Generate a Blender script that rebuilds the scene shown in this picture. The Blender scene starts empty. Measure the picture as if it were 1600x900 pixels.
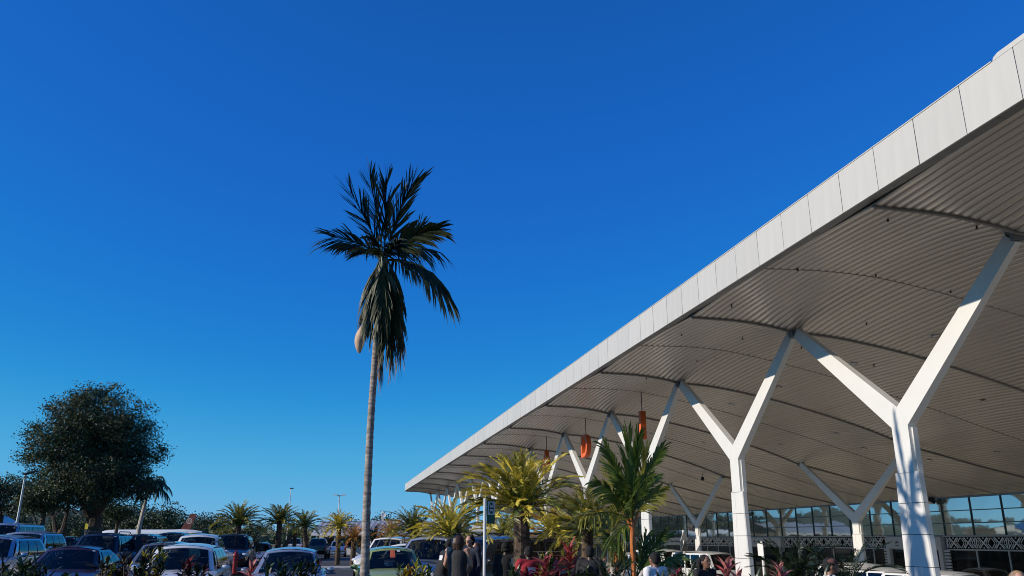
import bpy, bmesh, math, random
from mathutils import Vector, Matrix, Euler
import numpy as np
R = math.radians
random.seed(7)
scene = bpy.context.scene
COL = scene.collection

# ------------------------------------------------------------------ camera
F = 1280.0
EYE = 1.7
PITCH = math.atan((842 - 450) / F)
YAW = R(12.06)                       # the building runs along +Y, the camera looks a little to its right
cd = bpy.data.cameras.new('camera')
cam = bpy.data.objects.new('camera', cd)
COL.objects.link(cam)
cam.location = (0, 0, EYE)
cam.rotation_euler = (math.pi / 2 + PITCH, 0, -YAW)
cd.sensor_width = 36.0
cd.lens = 36.0 * F / 1600
cd.clip_start = 0.1
cd.clip_end = 9000
scene.camera = cam

# ------------------------------------------------------------------ sky, sun, exposure
SUN_EL = R(22.7)
SUN_AZ = R(-4.0)                     # measured from -X towards +Y
sun_dir = Vector((-math.cos(SUN_EL) * math.cos(SUN_AZ), math.cos(SUN_EL) * math.sin(SUN_AZ), math.sin(SUN_EL)))
w = bpy.data.worlds.new('World')
scene.world = w
w.use_nodes = True
nt = w.node_tree
bg = nt.nodes['Background']
sky = nt.nodes.new('ShaderNodeTexSky')
sky.sky_type = 'NISHITA'
sky.sun_disc = False
sky.sun_elevation = SUN_EL
sky.sun_rotation = math.atan2(sun_dir.x, sun_dir.y)
sky.altitude = 0
sky.air_density = 0.5
sky.dust_density = 0.0
sky.ozone_density = 10.0
# one tone curve over the whole sky, the way the phone that took the picture renders it
sc_ = nt.nodes.new('ShaderNodeVectorMath'); sc_.operation = 'SCALE'; sc_.inputs['Scale'].default_value = 0.025
g1 = nt.nodes.new('ShaderNodeGamma'); g1.inputs[1].default_value = 0.5
cv = nt.nodes.new('ShaderNodeRGBCurve')
for ci, pts in enumerate((((.012, .0068), (.019, .0098), (.034, .0155), (.069, .070), (.17, .19), (.45, .47), (1, 1), (4, 4)),
                          ((.05, .110), (.063, .130), (.111, .218), (.211, .382), (.383, .475), (.6, .66), (1, 1), (4, 4)),
                          ((.17, .475), (.205, .535), (.337, .64), (.541, .71), (.70, .76), (1, 1), (4, 4)))):
    c = cv.mapping.curves[ci]
    for x, y in pts[:-1]: c.points.new((x / 4) ** .5, (y / 4) ** .5)
    c.points[-1].location = (1, 1)
cv.mapping.update()
g2 = nt.nodes.new('ShaderNodeGamma'); g2.inputs[1].default_value = 2.0
s2 = nt.nodes.new('ShaderNodeVectorMath'); s2.operation = 'SCALE'; s2.inputs['Scale'].default_value = 40.0
nt.links.new(sky.outputs[0], sc_.inputs[0]); nt.links.new(sc_.outputs[0], g1.inputs[0]); nt.links.new(g1.outputs[0], cv.inputs['Color'])
nt.links.new(cv.outputs[0], g2.inputs[0]); nt.links.new(g2.outputs[0], s2.inputs[0]); nt.links.new(s2.outputs[0], bg.inputs[0])
bg.inputs[1].default_value = 0.10
sd = bpy.data.lights.new('sun', 'SUN')
sd.energy = 4.3
sd.angle = R(0.55)
sd.color = (1.0, 0.91, 0.78)
sun = bpy.data.objects.new('sun', sd)
COL.objects.link(sun)
sun.location = (-40, 0, 40)
sun.rotation_euler = sun_dir.to_track_quat('Z', 'Y').to_euler()
scene.view_settings.view_transform = 'Standard'
scene.view_settings.look = 'None'
scene.view_settings.exposure = 0.0
scene.view_settings.gamma = 1.0
scene.cycles.pixel_filter_type = 'BLACKMAN_HARRIS'
scene.cycles.filter_width = 1.0
scene.cycles.max_bounces = 6
scene.cycles.diffuse_bounces = 4
scene.cycles.caustics_reflective = False
scene.cycles.caustics_refractive = False

# ------------------------------------------------------------------ helpers
_fh = Vector((math.sin(YAW), math.cos(YAW), 0))
_rt = Vector((math.cos(YAW), -math.sin(YAW), 0))
_fw = _fh * math.cos(PITCH) + Vector((0, 0, math.sin(PITCH)))
_up = -_fh * math.sin(PITCH) + Vector((0, 0, math.cos(PITCH)))

def at(px, py, X=None, Y=None, Z=None, D=None):
    """the point of the place seen at a photo pixel, at one known coordinate"""
    d = _fw + _rt * ((px - 800) / F) + _up * ((450 - py) / F)
    if X is not None: s = X / d.x
    elif Y is not None: s = Y / d.y
    elif Z is not None: s = (Z - EYE) / d.z
    else: s = D
    return Vector((0, 0, EYE)) + d * s

def spot(px, D, z=0.0):
    """ground point under pixel column px at forward distance D"""
    p = at(px, 842, D=D)
    return Vector((p.x, p.y, z))

def ground_z(x, y=0):
    if x > 10.6: return -1.0
    if x > 6.0: return -(x - 6.0) / 4.6
    return 0.02 * max(0.0, -x - 2)

def tag(o, label=None, cat=None, group=None, kind=None):
    if label: o['label'] = label
    if cat: o['category'] = cat
    if group: o['group'] = group
    if kind: o['kind'] = kind
    return o

def empty(name, loc=(0, 0, 0), rz=0.0):
    o = bpy.data.objects.new(name, None)
    o.location = loc
    o.rotation_euler = (0, 0, rz)
    COL.objects.link(o)
    return o

def thing(name, label, cat, loc=(0, 0, 0), rz=0.0, group=None):
    return tag(empty(name, loc, rz), label, cat, group)

def link(name, me, parent=None):
    o = bpy.data.objects.new(name, me)
    COL.objects.link(o)
    if parent: o.parent = parent
    return o

KIDS = {}
def children_of(o):
    return [c for c in bpy.data.objects if c.parent == o]

def copy_tree(o, parent=None):
    c = o.copy()
    COL.objects.link(c)
    if parent: c.parent = parent
    for ch in o.children:
        copy_tree(ch, c)
    return c

class MB:
    def __init__(s): s.v = []; s.f = []; s.m = []
    def add(s, V, Fc, mi=0):
        o = len(s.v); s.v += [tuple(p) for p in V]
        for f in Fc: s.f.append(tuple(i + o for i in f)); s.m.append(mi)
    def box(s, c, d, M=None, mi=0):
        x, y, z = d[0] / 2, d[1] / 2, d[2] / 2
        V = [Vector((a * x, b * y, e * z)) for a in (-1, 1) for b in (-1, 1) for e in (-1, 1)]
        if M is not None: V = [M @ p for p in V]
        c = Vector(c); V = [p + c for p in V]
        s.add(V, [(0, 1, 3, 2), (4, 6, 7, 5), (0, 4, 5, 1), (2, 3, 7, 6), (0, 2, 6, 4), (1, 5, 7, 3)], mi)
    def box2(s, a, b, mi=0):
        s.box([(a[i] + b[i]) / 2 for i in range(3)], [abs(b[i] - a[i]) for i in range(3)], None, mi)
    def prism(s, poly, fn, mi=0):
        """poly: list of 2-D points; fn(p, side) -> 3-D for side 0 and 1"""
        n = len(poly)
        V = [fn(p, 0) for p in poly] + [fn(p, 1) for p in poly]
        Fc = [tuple(range(n - 1, -1, -1)), tuple(range(n, 2 * n))]
        Fc += [(i, (i + 1) % n, n + (i + 1) % n, n + i) for i in range(n)]
        s.add(V, Fc, mi)
    def tube(s, pts, rad, n=8, caps=True, mi=0, flat=1.0):
        pts = [Vector(p) for p in pts]
        if not hasattr(rad, '__len__'): rad = [rad] * len(pts)
        V = []; up = None
        for i, p in enumerate(pts):
            t = (pts[min(i + 1, len(pts) - 1)] - pts[max(i - 1, 0)])
            if t.length < 1e-9: t = Vector((0, 0, 1))
            t.normalize()
            if up is None:
                up = Vector((0, 0, 1)) if abs(t.z) < .9 else Vector((1, 0, 0))
            a = (up - t * up.dot(t))
            if a.length < 1e-6: a = t.orthogonal()
            a.normalize(); b = t.cross(a); up = a
            for k in range(n):
                an = 2 * math.pi * k / n
                V.append(p + (a * math.cos(an) * flat + b * math.sin(an)) * rad[i])
        Fc = []
        for i in range(len(pts) - 1):
            for k in range(n):
                k2 = (k + 1) % n
                Fc.append((i * n + k, i * n + k2, (i + 1) * n + k2, (i + 1) * n + k))
        if caps:
            Fc.append(tuple(range(n - 1, -1, -1)))
            Fc.append(tuple((len(pts) - 1) * n + k for k in range(n)))
        s.add(V, Fc, mi)
    def lathe(s, prof, n=12, M=None, mi=0, c=(0, 0, 0)):
        V = []; c = Vector(c)
        for r, z in prof:
            for k in range(n):
                a = 2 * math.pi * k / n
                p = Vector((r * math.cos(a), r * math.sin(a), z))
                V.append((M @ p if M is not None else p) + c)
        Fc = []
        for i in range(len(prof) - 1):
            for k in range(n):
                k2 = (k + 1) % n
                Fc.append((i * n + k, i * n + k2, (i + 1) * n + k2, (i + 1) * n + k))
        Fc.append(tuple(range(n - 1, -1, -1)))
        Fc.append(tuple((len(prof) - 1) * n + k for k in range(n)))
        s.add(V, Fc, mi)
    def ball(s, c, r, n=8, m=6, mi=0):
        c = Vector(c)
        if not hasattr(r, '__len__'): r = (r, r, r)
        V = [c + Vector((0, 0, r[2]))]
        for i in range(1, m):
            th = math.pi * i / m
            for k in range(n):
                a = 2 * math.pi * k / n
                V.append(c + Vector((r[0] * math.sin(th) * math.cos(a), r[1] * math.sin(th) * math.sin(a), r[2] * math.cos(th))))
        V.append(c - Vector((0, 0, r[2])))
        Fc = [(0, 1 + k, 1 + (k + 1) % n) for k in range(n)]
        for i in range(m - 2):
            for k in range(n):
                a = 1 + i * n + k; b = 1 + i * n + (k + 1) % n
                Fc.append((a, a + n, b + n, b))
        L = len(V) - 1; o = 1 + (m - 2) * n
        Fc += [(o + (k + 1) % n, o + k, L) for k in range(n)]
        s.add(V, Fc, mi)
    def grid(s, fn, nu, nv, mi=0):
        V = [fn(i / nu, j / nv) for j in range(nv + 1) for i in range(nu + 1)]
        Fc = [(j * (nu + 1) + i, j * (nu + 1) + i + 1, (j + 1) * (nu + 1) + i + 1, (j + 1) * (nu + 1) + i) for j in range(nv) for i in range(nu)]
        s.add(V, Fc, mi)
    def mesh(s, name, mats, smooth=False, sharp=35):
        me = bpy.data.meshes.new(name)
        me.from_pydata(s.v, [], s.f)
        if not isinstance(mats, (list, tuple)): mats = [mats]
        for m in mats: me.materials.append(m)
        if len(mats) > 1: me.polygons.foreach_set('material_index', s.m)
        if smooth:
            me.polygons.foreach_set('use_smooth', [True] * len(s.f))
            if sharp: me.set_sharp_from_angle(angle=R(sharp))
        me.update()
        return me
    def build(s, name, mats, parent=None, smooth=False, sharp=35):
        return link(name, s.mesh(name, mats, smooth, sharp), parent)

# ------------------------------------------------------------------ materials
MATS = {}
def pm(name, col, rough=.6, metal=0.0, var=0.12, scale=4.0, bump=0.0, bscale=30.0, spec=.5, col2=None, trans=0.0, coat=0.0, objrand=0.0, stretch=None):
    """a procedural Principled material: noise in its colour, some relief"""
    if name in MATS: return MATS[name]
    m = bpy.data.materials.new(name); m.use_nodes = True
    t = m.node_tree; N = t.nodes; Lk = t.links
    b = N['Principled BSDF']; out = N['Material Output']
    b.inputs['Roughness'].default_value = rough
    b.inputs['Metallic'].default_value = metal
    b.inputs['Specular IOR Level'].default_value = spec
    if coat: b.inputs['Coat Weight'].default_value = coat; b.inputs['Coat Roughness'].default_value = .04
    tc = N.new('ShaderNodeTexCoord')
    src = tc.outputs['Object']
    if stretch:
        mp = N.new('ShaderNodeMapping'); mp.inputs['Scale'].default_value = stretch
        Lk.new(src, mp.inputs[0]); src = mp.outputs[0]
    no = N.new('ShaderNodeTexNoise'); no.inputs['Scale'].default_value = scale; no.inputs['Detail'].default_value = 5
    Lk.new(src, no.inputs['Vector'])
    rp = N.new('ShaderNodeValToRGB')
    c1 = [max(0, c * (1 - var)) for c in col]; c2 = col2 if col2 else [min(1, c * (1 + var)) for c in col]
    rp.color_ramp.elements[0].position = .3; rp.color_ramp.elements[1].position = .7
    rp.color_ramp.elements[0].color = (*c1, 1); rp.color_ramp.elements[1].color = (*c2, 1)
    Lk.new(no.outputs['Fac'], rp.inputs[0])
    csock = rp.outputs[0]
    if objrand:
        oi = N.new('ShaderNodeObjectInfo')
        h = N.new('ShaderNodeHueSaturation')
        mr = N.new('ShaderNodeMapRange'); mr.inputs[3].default_value = 1 - objrand; mr.inputs[4].default_value = 1 + objrand
        Lk.new(oi.outputs['Random'], mr.inputs[0]); Lk.new(mr.outputs[0], h.inputs['Value']); Lk.new(csock, h.inputs['Color'])
        csock = h.outputs[0]
    Lk.new(csock, b.inputs['Base Color'])
    if bump:
        n2 = N.new('ShaderNodeTexNoise'); n2.inputs['Scale'].default_value = bscale; n2.inputs['Detail'].default_value = 4
        Lk.new(src, n2.inputs['Vector'])
        bp = N.new('ShaderNodeBump'); bp.inputs['Strength'].default_value = bump; bp.inputs['Distance'].default_value = .02
        Lk.new(n2.outputs['Fac'], bp.inputs['Height']); Lk.new(bp.outputs[0], b.inputs['Normal'])
    if trans:
        tr = N.new('ShaderNodeBsdfTranslucent'); Lk.new(csock, tr.inputs[0])
        mx = N.new('ShaderNodeMixShader'); mx.inputs[0].default_value = trans
        Lk.new(b.outputs[0], mx.inputs[1]); Lk.new(tr.outputs[0], mx.inputs[2]); Lk.new(mx.outputs[0], out.inputs[0])
    MATS[name] = m
    return m

def frond_mat(name, green, tipc, lo, hi, rnd=.5, trans=.22, rough=.42):
    """leaf colour runs from green at the stalk to a dry or yellow tip; how far differs from frond to frond"""
    m = bpy.data.materials.new(name); m.use_nodes = True
    t = m.node_tree; N = t.nodes; Lk = t.links
    b = N['Principled BSDF']; out = N['Material Output']
    b.inputs['Roughness'].default_value = rough
    tc = N.new('ShaderNodeTexCoord'); ln = N.new('ShaderNodeVectorMath'); ln.operation = 'LENGTH'
    Lk.new(tc.outputs['Object'], ln.inputs[0])
    oi = N.new('ShaderNodeObjectInfo')
    no = N.new('ShaderNodeTexNoise'); no.inputs['Scale'].default_value = 9; Lk.new(tc.outputs['Object'], no.inputs['Vector'])
    a1 = N.new('ShaderNodeMath'); a1.operation = 'MULTIPLY_ADD'; a1.inputs[1].default_value = rnd; Lk.new(oi.outputs['Random'], a1.inputs[0]); Lk.new(ln.outputs['Value'], a1.inputs[2])
    a2 = N.new('ShaderNodeMath'); a2.operation = 'MULTIPLY_ADD'; a2.inputs[1].default_value = .5; Lk.new(no.outputs['Fac'], a2.inputs[0]); Lk.new(a1.outputs[0], a2.inputs[2])
    mr = N.new('ShaderNodeMapRange'); mr.inputs[1].default_value = lo; mr.inputs[2].default_value = hi
    Lk.new(a2.outputs[0], mr.inputs[0])
    mx = N.new('ShaderNodeMix'); mx.data_type = 'RGBA'
    mx.inputs[6].default_value = (*green, 1); mx.inputs[7].default_value = (*tipc, 1)
    Lk.new(mr.outputs[0], mx.inputs[0]); Lk.new(mx.outputs[2], b.inputs['Base Color'])
    tr = N.new('ShaderNodeBsdfTranslucent'); Lk.new(mx.outputs[2], tr.inputs[0])
    ms = N.new('ShaderNodeMixShader'); ms.inputs[0].default_value = trans
    Lk.new(b.outputs[0], ms.inputs[1]); Lk.new(tr.outputs[0], ms.inputs[2]); Lk.new(ms.outputs[0], out.inputs[0])
    return m

WHITE = pm('white_paint_steel', (.76, .74, .70), .35, var=.04, scale=1.2, bump=.03, bscale=3)
FASCIA = pm('fascia_aluminium', (.55, .535, .495), .45, var=.045, scale=1.6, bump=.03, bscale=2, objrand=.035, stretch=(3, 3, .35))
SOFFIT = pm('soffit_metal', (.60, .545, .48), .20, metal=.3, var=.06, scale=.7, stretch=(6, .25, 6))
GREYM = pm('grey_metal', (.22, .22, .22), .5, metal=.4)
DARKM = pm('dark_metal', (.035, .035, .035), .5, metal=.3)
RIBM = pm('rib_grey', (.24, .225, .21), .5, metal=.2)
CONC = pm('concrete', (.46, .44, .40), .85, var=.2, scale=1.5, bump=.3, bscale=12)
ASPH = pm('asphalt', (.05, .05, .052), .85, var=.25, scale=.8, bump=.4, bscale=60)
LINE = pm('road_paint', (.75, .75, .72), .7, var=.15, scale=6)
SOIL = pm('soil', (.06, .042, .03), .95, var=.4, scale=6, bump=.6, bscale=20)
GRASSM = pm('grass_ground', (.07, .085, .03), .95, var=.3, scale=.15, col2=(.16, .14, .07), bump=.5, bscale=8)
ORANGE = pm('orange_paint', (.78, .14, .03), .45, var=.08, scale=3)
BLACK = pm('black_plastic', (.015, .015, .016), .55)
RUBBER = pm('rubber', (.018, .018, .018), .8)
CHROME = pm('chrome', (.6, .6, .62), .18, metal=1.0)
CARGLASS = pm('car_glass', (.010, .011, .012), .04, spec=.27, var=.05)
LAMPW = pm('lamp_lens', (.7, .7, .72), .12, spec=.8)
REDLENS = pm('red_lens', (.35, .02, .015), .15)
PLATE = pm('number_plate', (.75, .75, .7), .5)
BARK = pm('bark', (.10, .075, .055), .9, var=.4, scale=5, bump=.8, bscale=14, stretch=(1, 1, .3))
# ------------------------------------------------------------------ ground, roads, hills
def gz(x):
    if x >= 10.6: return -1.0
    if x > 6.0: return -(x - 6.0) / 4.6
    return 0.02 * min(40.0, max(0.0, -x - 2))

def sheet(name, xs, y0, y1, dz, mat, ny=1):
    b = MB()
    xs = sorted(xs)
    V = []; Fc = []
    for j in range(ny + 1):
        for x in xs: V.append((x, y0 + (y1 - y0) * j / ny, gz(x) + dz))
    n = len(xs)
    for j in range(ny):
        for i in range(n - 1): Fc.append((j * n + i, j * n + i + 1, (j + 1) * n + i + 1, (j + 1) * n + i))
    b.add(V, Fc)
    return tag(b.build(name, mat), kind='structure')

sheet('ground', [-4000, -400, -42, -2, 6, 10.6, 400, 4000], -300, 6000, 0, GRASSM)
sheet('car_park', [-48, -42, -2, 4.6], 14.5, 150, .004, ASPH)
sheet('forecourt_road', [10.9, 32.5], -20, 130, .004, CONC)
# a kerbed planting bed between the camera and the parked cars, and along the canopy edge
bedm = MB()
for x0, x1, y0, y1 in ((-14.0, 5.6, 8.6, 13.6), (5.9, 10.2, 8.6, 62.0)):
    V = []
    n = 8
    for j in range(2):
        for i in range(n + 1):
            x = x0 + (x1 - x0) * i / n
            V.append((x, (y0, y1)[j], gz(x) + .14))
    bedm.add(V, [(i, i + 1, n + 2 + i, n + 1 + i) for i in range(n)])
tag(bedm.build('planting_bed', SOIL), kind='structure')
kb = MB()
for x0, x1, y0, y1 in ((-14.0, 5.6, 8.6, 13.6), (5.9, 10.2, 8.6, 62.0)):
    for (a, c, d, e) in ((x0 - .15, x1 + .15, y0 - .15, y0), (x0 - .15, x1 + .15, y1, y1 + .15)):
        n = 8
        for i in range(n):
            xa = a + (c - a) * i / n; xb = a + (c - a) * (i + 1) / n
            V = [(x, y, gz(x) + z) for x in (xa, xb) for y in (d, e) for z in (-.1, .17)]
            kb.add(V, [(0, 1, 3, 2), (4, 6, 7, 5), (0, 4, 5, 1), (2, 3, 7, 6), (0, 2, 6, 4), (1, 5, 7, 3)])
    for (a, c) in ((x0 - .15, x0), (x1, x1 + .15)):
        kb.box2((a, y0, gz((a + c) / 2) - .1), (c, y1, gz((a + c) / 2) + .166))
tag(kb.build('kerb', CONC), kind='structure')
ik = MB()   # kerbed island in the far part of the car park, under the line of cycads
ik.box2((-30, 78, -.05), (-8.4, 80.4, .13)); ik.box2((-5.2, 50.5, -.05), (4.2, 53, .13))
ik.box2((-21, 43.6, .2), (-12.6, 45.2, .45))
tag(ik.build('traffic_island', CONC), kind='structure')
lm = MB()
for k in range(9):
    x = -2.6 - 2.7 * k
    lm.add([(x - .05, 44.5, gz(x) + .008), (x + .05, 44.5, gz(x) + .008), (x + .05, 49.5, gz(x) + .008), (x - .05, 49.5, gz(x) + .008)], [(0, 1, 2, 3)])
    lm.add([(x - .05, 15, gz(x) + .008), (x + .05, 15, gz(x) + .008), (x + .05, 20, gz(x) + .008), (x - .05, 20, gz(x) + .008)], [(0, 1, 2, 3)])
tag(lm.build('parking_bay_lines', LINE), kind='structure')
HILL = pm('hill_forest', (.06, .085, .05), .95, var=.3, scale=.02)
hb = MB()
def hill(cx, cy, rx, ry, h, seed):
    rr = random.Random(seed)
    ph = [rr.uniform(0, 6) for _ in range(6)]
    def fn(u, v):
        a = (u - .5) * 2; c = (v - .5) * 2
        r2 = min(1, a * a + c * c)
        z = h * (1 - r2) ** 1.5 * (1 + .18 * math.sin(a * 7 + ph[0]) + .12 * math.sin(a * 17 + ph[1]) + .1 * math.sin(c * 9 + ph[2]))
        return (cx + a * rx, cy + c * ry, z - .5)
    hb.grid(fn, 40, 12)
hill(-950, 2700, 900, 400, 85, 1)
hill(-2300, 3400, 1300, 500, 100, 2)
hill(300, 3600, 900, 400, 60, 3)
tag(hb.build('hills', HILL, smooth=True), kind='structure')

# ------------------------------------------------------------------ canopy: profile of its underside
PX = [10.2, 10.5, 11.0, 12.0, 13.0, 13.95, 16.2, 18.6, 22.1, 24.5, 28.0, 32.7]
PZ = [8.26, 8.27, 8.27, 8.27, 8.22, 8.13, 7.78, 7.32, 6.44, 5.74, 4.78, 3.80]
RIB0, BAY = 13.7, 9.0
CAN_Y0, CAN_Y1 = -4.3, 121.8
def prof(x):
    # Catmull-Rom through the measured points
    i = 0
    while i < len(PX) - 2 and x > PX[i + 1]: i += 1
    t = (x - PX[i]) / (PX[i + 1] - PX[i])
    def sl(k):
        a, c = max(0, k - 1), min(len(PX) - 1, k + 1)
        return (PZ[c] - PZ[a]) / (PX[c] - PX[a])
    h = PX[i + 1] - PX[i]
    return ((2 * t**3 - 3 * t**2 + 1) * PZ[i] + (t**3 - 2 * t**2 + t) * h * sl(i) + (-2 * t**3 + 3 * t**2) * PZ[i + 1] + (t**3 - t**2) * h * sl(i + 1))
def soffit_z(x, y):
    dy = abs((y - RIB0 + BAY / 2) % BAY - BAY / 2)
    ay = math.sqrt(dy * dy + .03)
    d = .34 * math.exp(-ay / .9) * (math.exp(-abs(x - 13.95) / 1.9) + .8 * math.exp(-abs(x - 24.5) / 2.4))
    v = .05 * math.cos(2 * math.pi * dy / BAY) * math.exp(-((x - 14.5) / 6) ** 2)
    return prof(x) - d - v + .10 * math.exp(-((x - 14.2) / 3.2) ** 2) + .03
def soffit_hit(px, py):
    lo = None
    a, c = 5.0, 200.0
    for s in range(400):
        D = 8 + s * .3
        p = at(px, py, D=D)
        if p.x > 10.3 and p.x < 32.6 and p.z > soffit_z(p.x, p.y):
            return Vector((p.x, p.y, soffit_z(p.x, p.y)))
    return None

canopy = thing('terminal_canopy', 'long white airport canopy with panelled fascia and curved ribbed metal underside', 'canopy', (0, 0, 0))
ys = [CAN_Y0]
k = 0
while ys[-1] < CAN_Y1:
    y = ys[-1]
    dy = abs((y - RIB0 + BAY / 2) % BAY - BAY / 2)
    ys.append(min(CAN_Y1, y + (.3 if dy < 1.4 else .8)))
PITCHX = .222
ns = int((32.6 - 10.52) / PITCHX)
for i in range(ns):
    x0 = 10.52 + i * PITCHX; x1 = x0 + PITCHX
    b = MB()
    prof_s = [(x0 + .003, .045), (x0 + .004, .012), (x0 + .03, -.001), (x0 + .07, -.009), (x0 + .115, -.012), (x0 + .16, -.009), (x1 - .026, .001), (x1 - .008, .012), (x1 - .006, .045)]
    V = []
    for y in ys:
        for (x, dz) in prof_s: V.append((x, y, soffit_z(x, y) + dz))
    n = len(prof_s)
    Fc = [(j * n + q, j * n + q + 1, (j + 1) * n + q + 1, (j + 1) * n + q) for j in range(len(ys) - 1) for q in range(n - 1)]
    b.add(V, Fc)
    b.build('soffit_strip', SOFFIT, canopy, smooth=True, sharp=50)
# flat trim between fascia and strips, a backing sheet above the strips and the roof deck
b = MB()
y = CAN_Y0
j0 = 10.708 - 1.2 * 12.5
yy = [j0 + 2.4 * k for k in range(60) if CAN_Y0 < j0 + 2.4 * k < CAN_Y1]
yy = [CAN_Y0] + yy + [CAN_Y1]
for a, c in zip(yy[:-1], yy[1:]):
    b.box2((10.262, a + .006, 8.318), (10.505, c - .006, 8.36))
b.build('edge_trim', GREYM, canopy)
b = MB()
def deckfn(u, v):
    x = 10.3 + u * 22.35
    return (x, CAN_Y0 + v * (CAN_Y1 - CAN_Y0), prof(x) + .34)
b.grid(deckfn, 50, 1)
b.grid(lambda u, v: (10.30 + u * 22.35, CAN_Y0 + v * (CAN_Y1 - CAN_Y0), 9.18 - .1 * u - max(0, u - .1) ** 1.4 * 4.6), 30, 1)
for yv in (CAN_Y0 + .01, CAN_Y1 - .01):
    V = []; n = 40
    for i in range(n + 1):
        x = 10.30 + 22.3 * i / n; u = i / n
        V += [(x, yv, soffit_z(x, yv) - .03), (x, yv, max(prof(x) + .36, 9.18 - .1 * u - max(0, u - .1) ** 1.4 * 4.6))]
    b.add(V, [(2 * i, 2 * i + 2, 2 * i + 3, 2 * i + 1) for i in range(n)])
b.build('roof_deck', FASCIA, canopy)
# fascia panels
fm = MB(); fm.box((0, 0, 0), (.04, 1.203 - .016, .93))
fme = fm.mesh('fascia_panel', FASCIA)
k = 0
y = 10.708 - 1.2035 * 12
bk = MB(); bk.box2((10.285, CAN_Y0, 8.33), (10.30, CAN_Y1, 9.2)); bk.build('fascia_backing', DARKM, canopy)
rr = random.Random(3)
while y + 1.203 < CAN_Y1 + .3:
    o = link('fascia_panel', fme, canopy)
    o.location = (10.258 + rr.uniform(-.002, .002), min(y + .6015, CAN_Y1 - .595), 8.775)
    o.rotation_euler = (0, rr.uniform(-.003, .003), rr.uniform(-.002, .002))
    y += 1.2035
# raised cap along the near end of the fascia
b = MB(); b.prism([(CAN_Y0, 9.245), (9.93, 9.245), (9.90, 9.30), (9.80, 9.335), (CAN_Y0, 9.335)], lambda p, s: (10.238 + .05 * s, p[0], p[1]))
b.build('roof_cap', FASCIA, canopy)
b = MB(); b.box2((10.225, 9.95, 9.243), (10.30, CAN_Y1, 9.262)); b.build('roof_flashing', FASCIA, canopy)
# ribs on the column lines, thin joints between
for k in range(-2, 13):
    yr = RIB0 + BAY * k
    if yr < CAN_Y0 or yr > CAN_Y1: continue
    b = MB()
    b.tube([(x, yr, soffit_z(x, yr) - .03) for x in np.linspace(10.5, 32.5, 60)], .042, 6)
    b.build('soffit_rib', RIBM, canopy, smooth=True)
    if yr + BAY / 2 < CAN_Y1:
        b = MB(); b.tube([(x, yr + BAY / 2, soffit_z(x, yr + BAY / 2) - .012) for x in np.linspace(10.5, 32.5, 60)], .014, 4)
        b.build('soffit_joint', RIBM, canopy)
# downlights set in the underside, and small sprinkler heads
LENS = pm('downlight_lens', (.75, .75, .72), .15)
b = MB(); b.lathe([(.13, .01), (.14, -.012), (.125, -.03), (.10, -.03), (.095, -.012)], 14)
d_me = b.mesh('downlight', CHROME, True)
b = MB(); b.lathe([(.093, -.004), (.093, -.016), (.03, -.022)], 12); l_me = b.mesh('lens', LENS, True)
spots = [(1334, 564), (1461, 521), (1217, 603), (1143, 629), (1537, 624), (1306, 675), (1219, 693), (1557, 704), (1453, 718), (1040, 655), (1100, 690), (1350, 700)]
for p in spots:
    q = soffit_hit(*p)
    if q is None: continue
    o = link('downlight', d_me, canopy); o.location = q + Vector((0, 0, -.01))
    o2 = link('lens', l_me, o)
b = MB(); b.lathe([(.018, .02), (.02, -.05), (.035, -.055), (.012, -.075)], 8); s_me = b.mesh('sprinkler_head', DARKM)
for p in [(1386, 335), (1525, 349), (1246, 416), (1368, 427), (1484, 448), (1143, 476), (1353, 501), (1065, 521), (1160, 527), (1089, 561), (1365, 567), (1252, 541), (1010, 590), (1190, 640)]:
    q = soffit_hit(*p)
    if q is None: continue
    o = link('sprinkler_head', s_me, canopy); o.location = q

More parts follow.
